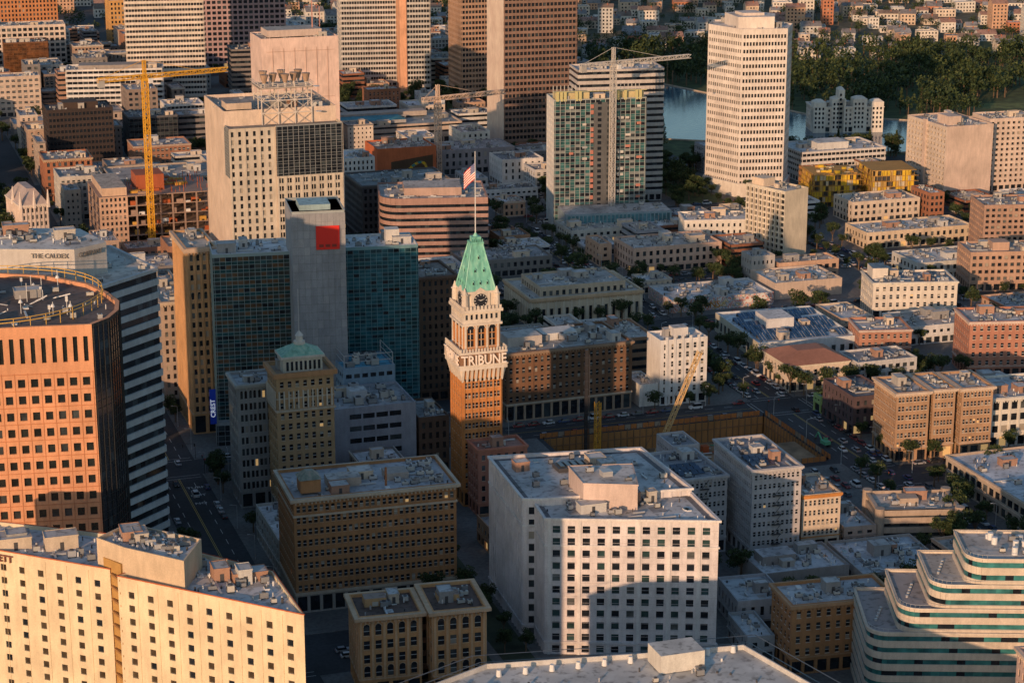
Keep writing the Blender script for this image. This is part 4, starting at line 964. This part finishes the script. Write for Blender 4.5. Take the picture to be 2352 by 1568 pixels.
# ================================================================ FILLER CITY BLOCKS
FOOT+= [(HX0-3,HY0-3,HX1+3,HY1+3),(300,594,338,646),(160,518,186,606),(121,530,181,560),(216,640,247,706),(236,706,339,727),(455,1062,485,1215),(320,1398,440,1462),(121,640,127,720)]
wc=[(.62,.6,.56),(.52,.45,.37),(.48,.34,.26),(.42,.4,.38),(.3,.15,.1),(.58,.52,.46),(.34,.21,.14),(.64,.63,.62),(.4,.25,.19),(.5,.5,.5),(.33,.34,.37),(.6,.6,.6),(.25,.12,.08),(.2,.19,.19)]
wcd=[(.4,.33,.28),(.3,.17,.12),(.42,.4,.38),(.22,.18,.16),(.5,.42,.36),(.34,.22,.17),(.2,.19,.19),(.36,.27,.22),(.5,.47,.43)]
rc_=[(.52,.54,.57),(.44,.46,.49),(.36,.36,.37),(.6,.61,.62),(.2,.2,.21),(.4,.36,.33),(.55,.57,.6),(.3,.28,.27)]
rcd=[(.34,.35,.37),(.25,.24,.24),(.3,.27,.25),(.42,.43,.45)]
def hit(a):
    return any(a[0]<f[2] and a[2]>f[0] and a[1]<f[3] and a[3]>f[1] for f in FOOT)
nfill=0
YARD=[]
for (x0,y0,x1,y1) in BLK:
    if y1<500 or x1<-60: continue
    y=y0+3
    while y<y1-8:
        d=R.uniform(15,30); d=min(d,y1-3-y)
        if d<8: break
        x=x0+3
        while x<x1-8:
            w_=R.uniform(10,34); w_=min(w_,x1-3-x)
            if w_<8: break
            ok=not hit((x,y,x+w_,y+d))
            if not ok and w_>13:
                w_=w_/2; ok=not hit((x,y,x+w_,y+d))
            if ok:
                if R.random()<(.82 if y>700 else .93):
                    h=R.uniform(5,12) if x>236 else R.uniform(9,20)
                    if x>236 and y>700 and R.random()<.12: h=R.uniform(13,18)
                    if y<640: h=R.uniform(5,10)
                    if y>1215 and x<560: h=R.uniform(7,20)
                    if x<250 and y>1060: h=R.uniform(10,30)
                    if x<103: h=R.uniform(10,28)
                    dk=(x<260 and y>900)
                    st=dict(w=W(*R.choice(wcd if dk else wc)),bw=R.uniform(2.4,4.4),fh=R.uniform(3,3.8),ww=R.uniform(.3,.66),wh=R.uniform(.4,.66),gl=GD,g=R.choice([0,4,4]),sash=R.random()<.4)
                    if R.random()<.18: st.update(t='band',wh=.45,g=0,gl=GN)
                    bld('city_building',x,y,w_-R.choice([.3,.3,2]),d-R.choice([.3,1.5]),h,0,st,RF(*R.choice(rcd if dk else rc_)),cl=R.uniform(.8,1.8) if y<1100 else .5,corn=(.3,.5,W(*R.choice(wcd if dk else wc))) if R.random()<.4 else None); nfill+=1
                else: YARD.append((x,y,w_,d))
            x+=w_+.2
        y+=d+.2
hw=[(.6,.53,.45),(.62,.6,.56),(.5,.34,.25),(.55,.45,.36),(.66,.63,.58),(.42,.2,.13),(.5,.5,.48),(.62,.58,.52)]
def house(x,y,w,d,h,rot,gable):
    m=M(x,y,rot); c=W(*R.choice(hw)); P=rect(w,d)
    st=dict(w=c,bw=3,fh=3.1,ww=.46,wh=.52,gl=GD,g=0,tm=.6)
    for i in (3,0,1): m.facade(P[i],P[(i+1)%4],0,h,st)
    m.facade(P[2],P[3],0,h,dict(w=c,t='plain'))
    if gable:
        rm=RF(*R.choice([(.2,.15,.12),(.2,.19,.19),(.3,.18,.14),(.25,.25,.26)])); o=.4; z2=h+d*.28
        m.q([(-o,-o,h-.1),(w+o,-o,h-.1),(w+o,d/2,z2),(-o,d/2,z2)],rm); m.q([(w+o,d+o,h-.1),(-o,d+o,h-.1),(-o,d/2,z2),(w+o,d/2,z2)],rm)
        m.q([(0,0,h),(0,d,h),(0,d/2,z2-.1)],c); m.q([(w,0,h),(w,d,h),(w,d/2,z2-.1)],c); m.box(w*.6,d*.3,h,w*.6+.8,d*.3+.8,z2+.6,W(.35,.15,.1))
    else:
        m.roof(P,h,RF(*R.choice(rc_)),c,.6); m.clutter(P,h-.6,.3,False)
    m.done('apartment_house' if h>8 else 'house')
Yc=1600
while Yc<2250:
    x=500-(Yc-1600)*.3 if Yc>1690 else 575
    while x<1300:
        w_=R.uniform(8,19); yy=Yc-(x-560)*.33
        if R.random()<(.62 if Yc>1690 else .42) and not hit((x,yy,x+w_,yy+14)):
            house(x,yy,w_,R.uniform(9,14),R.choice([5,6,6,7,7,9,10]) if R.random()<.97 else 22,R.uniform(-24,-8),R.random()<.6)
        x+=w_+R.uniform(3,13)
    Yc+=R.uniform(24,34)
for i in range(80):
    x=R.uniform(120,520);y=R.uniform(1810,2300)
    house(x,y,R.uniform(12,28),R.uniform(12,18),R.uniform(6,16),R.uniform(-10,0),R.random()<.4)

# ================================================================ TREES
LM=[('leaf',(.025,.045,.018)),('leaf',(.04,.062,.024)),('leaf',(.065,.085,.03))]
def leaves(m,cx,cy,cz,rx,ry,rz,n,s):
    for _ in range(n):
        t=R.uniform(0,6.283);u=R.uniform(-1,1);r=R.uniform(.55,1.05);q=math.sqrt(1-u*u)
        x,y,z=cx+rx*r*q*math.cos(t),cy+ry*r*q*math.sin(t),cz+rz*r*u
        a=Vector((R.gauss(0,1),R.gauss(0,1),R.gauss(0,1))).normalized(); b_=a.orthogonal().normalized(); c=a.cross(b_); ss=s*R.uniform(.6,1.3); b_*=ss; c*=ss*.7
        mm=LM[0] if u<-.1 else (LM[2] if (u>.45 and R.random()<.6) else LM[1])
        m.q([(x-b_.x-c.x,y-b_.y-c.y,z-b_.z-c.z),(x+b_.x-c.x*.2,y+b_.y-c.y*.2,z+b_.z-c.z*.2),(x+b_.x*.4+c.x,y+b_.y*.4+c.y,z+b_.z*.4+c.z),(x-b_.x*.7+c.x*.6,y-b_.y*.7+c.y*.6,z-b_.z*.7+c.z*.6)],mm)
BK=W(.14,.1,.07)
def broad(h,n=1300):
    m=M(); m.cyl(0,0,0,h*.4,h*.035,h*.022,7,BK)
    for k in range(9):
        t=k*2.4;rr=h*R.uniform(.1,.27); z=h*R.uniform(.48,.86)
        x,y=rr*math.cos(t),rr*math.sin(t); m.beam((0,0,h*.35),(x,y,z),h*.014,BK)
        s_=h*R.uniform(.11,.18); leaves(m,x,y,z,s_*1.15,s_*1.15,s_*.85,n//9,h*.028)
    return m
def conif(h,n=800):
    m=M(); m.cyl(0,0,0,h,h*.022,.05,7,BK)
    for k in range(14):
        z=h*(.15+.83*k/14); r=h*.2*(1-k/15)*R.uniform(.75,1.15)
        for j in range(5):
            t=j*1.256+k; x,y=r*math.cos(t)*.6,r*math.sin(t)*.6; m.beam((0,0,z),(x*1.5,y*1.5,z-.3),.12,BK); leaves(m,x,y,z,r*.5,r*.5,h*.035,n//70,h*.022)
    return m
def share(m,n):
    o=m.done(n); me=o.data; bpy.data.objects.remove(o); return me
TB=[share(broad(9),'broadleaf') for _ in range(5)]; TC=[share(conif(20),'conifer') for _ in range(2)]
def tree(x,y,s=1,z=.1,con=False):
    o=bpy.data.objects.new('conifer_tree' if con else 'street_tree',R.choice(TC if con else TB)); o.location=(x,y,z); o.rotation_euler=(0,0,R.uniform(0,6)); k=s*R.uniform(.8,1.2); o.scale=(k*R.uniform(.9,1.2),k,k); COL.objects.link(o)
for (x,y,s) in ((166,598,1.2),(176,590,1),(170,582,1),(165,572,.9),(167,560,.8),(175,552,.9),(168,545,.8),(178,541,.7),(166,532,.8),(174,528,.8),(180,527,.7),(165,552,.9),(179,560,.8),(176,572,.9),(124,693,1),(124,684,.9),(124,700,.9),
 (299,723,1),(313,722,.7),(322,724,.9),(336,745,1.2),(336,752,1.1),(335,760,1.2),(334,738,1.1),(336,775,1),(336,790,1),(331,735,.9),(385,715,.8),(384,724.5,1),(392,724.5,1.1),
 (346,565,1.2),(338,562,1.3),(343,575,1.3),(331,560,1.1),(352,586,1.2),(358,592,1.1),(359,600,1.1),(358,578,1),(358.5,745,1),(358.5,760,1),(358.5,652,1),(358.5,668,.9),
 (304,980,1.3),(312,985,1.3),(318,978,1.2),(298,975,1.3),(328,903,1.3),(320,903,1.2),(312,903,1.1),(350,905,1.2),(343,925,1.2),(365,904,1),(276,843,1.1),(282,844,1.1),(288,843,1),(488,900,1.3),(488,910,1.3),(488,905,1.2),(318,1045,1.3),(322,1040,1.2),(436,905,1),(330,1010,1.4),(335,1020,1.3),(428,770,1.2),(434,775,1.2),(440,772,1)):
    tree(x,y,s)
for (x0,y0,x1,y1) in BLK:
    if x1<-60 or y1<500: continue
    for (ax,ay,bx,by) in ((x0+1,y0,x0+1,y1),(x1-1,y0,x1-1,y1),(x0,y0+1,x1,y0+1),(x0,y1-1,x1,y1-1)):
        L=math.dist((ax,ay),(bx,by)); n=int(L/10)
        for i in range(n):
            t=(i+.5)/n; x=ax+(bx-ax)*t;y=ay+(by-ay)*t
            if abs(x-121)<3 and y<760: continue
            if R.random()<(.6 if x>250 else .35) and not any(f_[0]+1.5<x<f_[2]-1.5 and f_[1]+1.5<y<f_[3]-1.5 for f_ in FOOT): tree(x,y,R.uniform(.65,1.25))
for (x,y,w_,d) in YARD:
    for i in range(R.randint(2,7)): tree(x+R.uniform(2,w_-2),y+R.uniform(2,d-2),R.uniform(.7,1.3))
for i in range(60):
    x=R.uniform(457,480);y=R.uniform(1066,1235); tree(x,y,R.uniform(.9,1.5)); 
for i in range(60): tree(R.uniform(500,640),R.uniform(1140,1175),R.uniform(.9,1.5))
for (x,y,s) in ((470,1150,1),(476,1120,.9),(505,1235,.9),(462,1180,1),(478,1200,1),(590,1150,.9),(600,1165,.8),(640,1130,1),(646,1140,1.1),(585,1140,.9),(575,1140,.8),(632,1150,.8),(560,1165,.8),(525,1180,.7),(611,1145,.9),(655,1150,.9),(500,1215,1),(508,1225,1.1)): tree(x,y,s,.1,True)
for i in range(90): tree(R.uniform(320,440),R.uniform(1395,1465),R.uniform(.8,1.4))
for i in range(70): tree(R.uniform(20,118),R.uniform(1060,1560),R.uniform(1,1.8))
dm=M()
def cl_tree(x,y,h,con=False):
    dm.cyl(x,y,0,h*.5,h*.03,h*.02,5,BK)
    if con:
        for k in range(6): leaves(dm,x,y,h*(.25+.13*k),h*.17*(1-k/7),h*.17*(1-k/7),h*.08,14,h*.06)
    else:
        for k in range(5):
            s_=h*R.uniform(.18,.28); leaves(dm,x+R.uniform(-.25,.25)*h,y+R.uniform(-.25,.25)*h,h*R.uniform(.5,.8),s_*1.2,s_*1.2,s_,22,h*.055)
def inlake(x,y):
    c=False;n=len(lk)
    for i in range(n):
        a=lk[i];b_=lk[i-1]
        if (a[1]>y)!=(b_[1]>y) and x<(b_[0]-a[0])*(y-a[1])/(b_[1]-a[1])+a[0]: c=not c
    return c
k=0
while k<950:
    x=R.uniform(510,1080);y=R.uniform(1225,1600)
    if inlake(x,y) or any(l[0]<x<l[2] and l[1]-22<y<l[3] for l in LAWNS): continue
    if x<600 and y<1480: continue
    if 615<x<670 and y<1255: continue
    if y>1600-(x-560)*.33+20: continue
    cl_tree(x,y,R.uniform(8,22),R.random()<.15); k+=1
for i in range(1000):
    x=R.uniform(440,1250); y=R.uniform(1600,2280)-(x-560)*.33; cl_tree(x,y,R.uniform(7,13))
for i in range(220): cl_tree(R.uniform(60,500),R.uniform(1600,2300),R.uniform(8,15))
for i in range(80): cl_tree(R.uniform(665,880),R.uniform(1110,1158),R.uniform(8,14))
dm.done('distant_trees')

# ================================================================ CRANES AND SITE PLANT
def lattice(m,p,q,w,mat,step=2.5,bw=.22):
    p=Vector(p);q=Vector(q);d=q-p;L=d.length;d.normalize(); u=d.cross(Vector((0,0,1)))
    if u.length<.1: u=Vector((1,0,0))
    u.normalize(); v=d.cross(u); cs=[(u+v)*w/2,(u-v)*w/2,(-u-v)*w/2,(v-u)*w/2]
    for c in cs: m.beam(p+c,q+c,bw,mat)
    n=max(1,int(L/step))
    for i in range(n):
        a=p+d*L*i/n;b_=p+d*L*(i+1)/n
        for j in range(4):
            c0,c1=cs[j],cs[(j+1)%4]; m.beam(a+c0,b_+c1,bw*.6,mat) if i%2 else m.beam(a+c1,b_+c0,bw*.6,mat); m.beam(a+c0,a+c1,bw*.6,mat)
def crane(x,y,zj,c,ang,lf,lb,k=1):
    m=M(x,y,ang); lattice(m,(0,0,0),(0,0,zj),2.2*k,c,2.6,.36*k); m.box(-3,-3,0,3,3,.8,W(.4,.4,.38))
    lattice(m,(-lb,0,zj+1),(lf,0,zj+1),1.7*k,c,2.2,.32*k); lattice(m,(0,0,zj),(0,0,zj+9),1.2*k,c,2,.28*k)
    m.beam((0,0,zj+9),(lf*.65,0,zj+1.8),.18,c); m.beam((0,0,zj+9),(-lb*.9,0,zj+1.8),.18,c)
    m.box(-lb,-1.2,zj-2.5,-lb+3,1.2,zj+.8,W(.4,.39,.37)); m.box(1.3,-2.6,zj-2.2,3.3,-1,zj+.2,WH,G1); m.box(-1.6,-1.6,zj-1,1.6,1.6,zj,c)
    m.beam((lf*.7,0,zj),(lf*.7,0,zj-14),.1,ACD); m.box(lf*.7-.4,-.4,zj-15,lf*.7+.4,.4,zj-14,ACD)
    m.done('tower_crane')
crane(157,1034,89,PL(.68,.36,.03),14,44,24,1.1); crane(347,1176,46,PL(.66,.5,.38),14,46,10,1.3); crane(396,1022,86,PL(.5,.48,.45),12,48,20,1.05)
m=M(260,694,0); m.beam((0,0,D),(0,0,36),1.1,PL(.03,.03,.035)); m.beam((1.2,0,D),(1.2,0,34),.25,ACD)
for z in range(-6,36,3): m.box(-.7,-.7,z,.7,.7,z+.2,ACD)
m.box(-2,-1.5,D,3,5,D+3,PL(.5,.25,.04)); m.box(-2.6,-2,D,3.6,-1,D+1.1,ACD); m.box(-2.6,4.6,D,3.6,5.6,D+1.1,ACD); m.done('drilling_rig')
m=M(263,690,0); lattice(m,(0,0,D),(0,0,17),1.8,PL(.65,.33,.04),2,.3); m.box(-2,-1.5,D,2,4,D+2.5,PL(.6,.33,.05)); m.box(-2.4,-2,D,2.4,-1,D+1,ACD); m.done('lattice_piling_rig')
m=M(281,681,0); lattice(m,(0,0,D+2),(17,-2,36),1.5,PL(.65,.44,.2),2,.24); m.box(-4,-2,D+1,3,2,D+3.5,PL(.6,.35,.05)); m.box(-4.2,-2.6,D,3.5,-1.6,D+1.2,ACD); m.box(-4.2,1.6,D,3.5,2.6,D+1.2,ACD); m.beam((-3,0,D+3.5),(-3,0,D+9),.3,ACD); m.beam((-3,0,D+9),(17,-2,36),.1,ACD); m.done('crawler_crane')
def digger(x,y,z,r,c):
    m=M(x,y,r)
    m.box(-2,-1.5,z,2,-.8,z+.9,ACD); m.box(-2,.8,z,2,1.5,z+.9,ACD); m.box(-1.8,-1.2,z+1,1.6,1.2,z+2.2,c); m.box(.2,-1.1,z+2.2,1.5,0,z+3.2,c,G1)
    m.beam((1.4,.5,z+1.6),(4.4,.5,z+4.2),.45,c); m.beam((4.4,.5,z+4.2),(6.2,.5,z+1.6),.35,c); m.box(5.7,0,z+.8,6.7,1,z+1.7,ACD); m.done('excavator')
digger(300,692,D,200,PL(.6,.4,.05)); digger(292,668,D,40,PL(.6,.4,.05)); digger(270,673,D,100,PL(.1,.35,.12)); digger(342,664,.05,95,PL(.1,.35,.2))

# ================================================================ VEHICLES AND STREET FURNITURE
def carmesh(c,van=False):
    m=M(); L,Wd=(4.5,1.8) if not van else (5.2,2.0); bz=.82 if not van else 1.15; tz=1.45 if not van else 2.15
    c=('plain',c); h=Wd/2
    lo=[(-L/2,-h),(L/2,-h),(L/2,h),(-L/2,h)]
    m.prism(lo,.25,.55,c,None,[(a*1.0,b_) for a,b_ in lo]); m.prism(lo,.55,bz,c,None,[(a*.96,b_*.94) for a,b_ in lo])
    r0=[(-L*.42,-h*.9),(L*.24,-h*.9),(L*.24,h*.9),(-L*.42,h*.9)]; r1=[(-L*.34,-h*.72),(L*.08,-h*.72),(L*.08,h*.72),(-L*.34,h*.72)]
    if van: r1=[(-L*.41,-h*.82),(L*.14,-h*.82),(L*.14,h*.82),(-L*.41,h*.82)]
    m.prism(r0,bz,tz,G1,c,r1)
    for sx in (-L*.3,L*.3):
        for sy in (-h+.02,h-.22):
            A=[(sx+.33*math.cos(t*.6283),.33+.33*math.sin(t*.6283)) for t in range(10)]
            m.q([(a,sy-.03,z) for a,z in A],ACD); m.q([(a,sy+.23,z) for a,z in A],ACD)
            for i in range(10):
                a,b_=A[i],A[(i+1)%10]; m.q([(a[0],sy-.03,a[1]),(b_[0],sy-.03,b_[1]),(b_[0],sy+.23,b_[1]),(a[0],sy+.23,a[1])],ACD)
    for sy in (-h*.75,h*.45):
        m.box(L/2-.04,sy,.55,L/2+.02,sy+.4,.72,PL(.7,.7,.65)); m.box(-L/2-.02,sy,.55,-L/2+.04,sy+.4,.72,PL(.5,.02,.02))
    return share(m,'vehicle')
CM=[carmesh(c) for c in ((.02,.02,.022),(.03,.03,.035),(.6,.6,.6),(.3,.31,.33),(.12,.13,.15),(.5,.51,.53),(.22,.03,.03),(.04,.07,.16),(.6,.6,.6))]+[carmesh((.6,.6,.6),True)]
def car(x,y,r,name='parked_car',z=.0):
    o=bpy.data.objects.new(name,R.choice(CM)); o.location=(x,y,z); o.rotation_euler=(0,0,rad(r+R.uniform(-1.5,1.5))); COL.objects.link(o)
def park(x0,y0,x1,y1,r,p=.7):
    L=math.dist((x0,y0),(x1,y1)); n=int(L/6.0)
    for i in range(n):
        if R.random()<p: car(x0+(x1-x0)*(i+.5)/n,y0+(y1-y0)*(i+.5)/n,r)
park(340.2,560,340.2,640,90,.9);park(355.8,500,355.8,615,-90,.9);park(355.8,640,355.8,702,-90,.9);park(340.2,726,340.2,830,90,.9);park(355.8,726,355.8,830,-90,.9);park(340.2,850,340.2,1040,90,.8);park(355.8,850,355.8,1040,-90,.8)
park(240,707.3,337,707.3,0,.5);park(240,720.7,336,720.7,180,.85);park(130,720.7,220,720.7,0,.5);park(362,720.7,470,720.7,0,.8);park(362,707.3,470,707.3,0,.8);park(362,635.8,470,635.8,0,.8);park(366,619.3,470,619.3,0,.8)
for yy in (833.2,844.8,906,917,1046,1061): park(240,yy,337,yy,0,.7); park(360,yy,575,yy,0,.7)
park(119.8,640,119.8,700,90,.5);park(104.3,640,104.3,1040,90,.5);park(119.8,800,119.8,1040,90,.5)
for xx in (479.2,488.8,576.2,586.8): park(xx,640,xx,1040,90,.65)
def clear(L,v,g=6):
    if any(abs(v-a)<g for a in L): return False
    L.append(v); return True
for X,r,n in ((345.8,-90,20),(350.3,90,20),(353.4,90,8),(110,-90,6),(114.5,90,6)):
    L_=[]
    for i in range(n*3):
        if len(L_)>=n: break
        yv=R.uniform(565,1040) if X>300 else R.uniform(640,1200)
        if clear(L_,yv): car(X,yv,r,'car')
for y in (598,606,614,622,630,638):
    for i in range(9):
        if R.random()<.8: car(303+i*3.7,y,90+R.choice([0,180]),z=.13)
for (x,y,w_,d) in YARD:
    if R.random()<.7:
        for i in range(int(w_/3.2)):
            if R.random()<.6: car(x+2+i*3.1,y+d/2,90,z=.13)
for yv in (540,544,549):
    L_=[]
    for i in range(4):
        xv=R.uniform(125,175)
        if clear(L_,xv,7): car(xv,yv,0,'car')
def lampmesh():
    m=M(); m.cyl(0,0,0,8,.12,.07,6,ACM); m.beam((0,0,8),(1.8,0,8.4),.1,ACM); m.box(1.5,-.15,8.3,2.3,.15,8.45,ACM); m.cyl(0,0,0,.5,.2,.16,6,ACM); return share(m,'lamp')
LMp=lampmesh()
def lamp(x,y,r):
    o=bpy.data.objects.new('street_lamp',LMp); o.location=(x,y,.13); o.rotation_euler=(0,0,rad(r)); COL.objects.link(o)
for y in range(560,1040,28): lamp(338.2,y,0); lamp(357.8,y+12,180); lamp(121.9,y+5,180)
for x in range(130,336,26): lamp(x,705.2,90) if not HX0-2<x<HX1 else None; lamp(x+8,722.8,-90)
def sigmesh():
    m=M(); m.cyl(0,0,0,5.6,.1,.08,6,ACD); m.beam((0,0,5.6),(4.5,0,5.8),.1,ACD)
    for x in (.15,4.3):
        m.box(x,-.15,4.6,x+.35,.15,5.7,PL(.03,.03,.03))
        for k,c in enumerate(((.05,.3,.1),(.3,.2,.02),(.8,.03,.02))): m.cyl(x+.17,-.18,4.75+k*.32,4.95+k*.32,.09,.09,6,('lit',c) if k==2 else PL(*c))
    return share(m,'signal')
SG=sigmesh()
for (x,y,r) in ((338,705,0),(358,705,90),(338,723,-90),(358,723,180),(338,617,0),(358,638,180),(121.6,723,180),(121.6,705,90),(121.6,558,180),(338,831,0),(358,847,180)):
    o=bpy.data.objects.new('traffic_light',SG); o.location=(x,y,.13); o.rotation_euler=(0,0,rad(r)); COL.objects.link(o)

# ================================================================ CAMERA, LIGHT, SKY
cd=bpy.data.cameras.new('camera'); cd.sensor_width=36; cd.lens=75; cd.clip_end=20000; cd.clip_start=1
co=bpy.data.objects.new('camera',cd); co.location=(0,0,250); co.rotation_euler=(rad(90-15.9),0,rad(-18.45)); COL.objects.link(co); SC.camera=co
EL=rad(10.5); TH=rad(49)   # low evening sun, behind and to the left of the camera
sd=Vector((-math.cos(TH)*math.cos(EL),-math.sin(TH)*math.cos(EL),math.sin(EL)))
sl=bpy.data.lights.new('sun','SUN'); sl.energy=4.0; sl.angle=rad(.5); sl.color=(1,.6,.34)
so_=bpy.data.objects.new('sun',sl); so_.rotation_euler=sd.to_track_quat('Z','Y').to_euler(); COL.objects.link(so_)
wd=bpy.data.worlds.new('World'); SC.world=wd; wd.use_nodes=True; nt=wd.node_tree
sk=nt.nodes.new('ShaderNodeTexSky'); sk.sky_type='NISHITA'; sk.sun_disc=False; sk.sun_elevation=EL; sk.sun_rotation=math.atan2(sd.x,sd.y); sk.air_density=1.3; sk.dust_density=1.0; sk.ozone_density=3.0
nt.links.new(sk.outputs[0],nt.nodes['Background'].inputs[0]); nt.nodes['Background'].inputs[1].default_value=.15
SC.view_settings.view_transform='Standard'; SC.view_settings.look='None'; SC.view_settings.exposure=0
print('objects',len(bpy.data.objects),'fill',nfill)
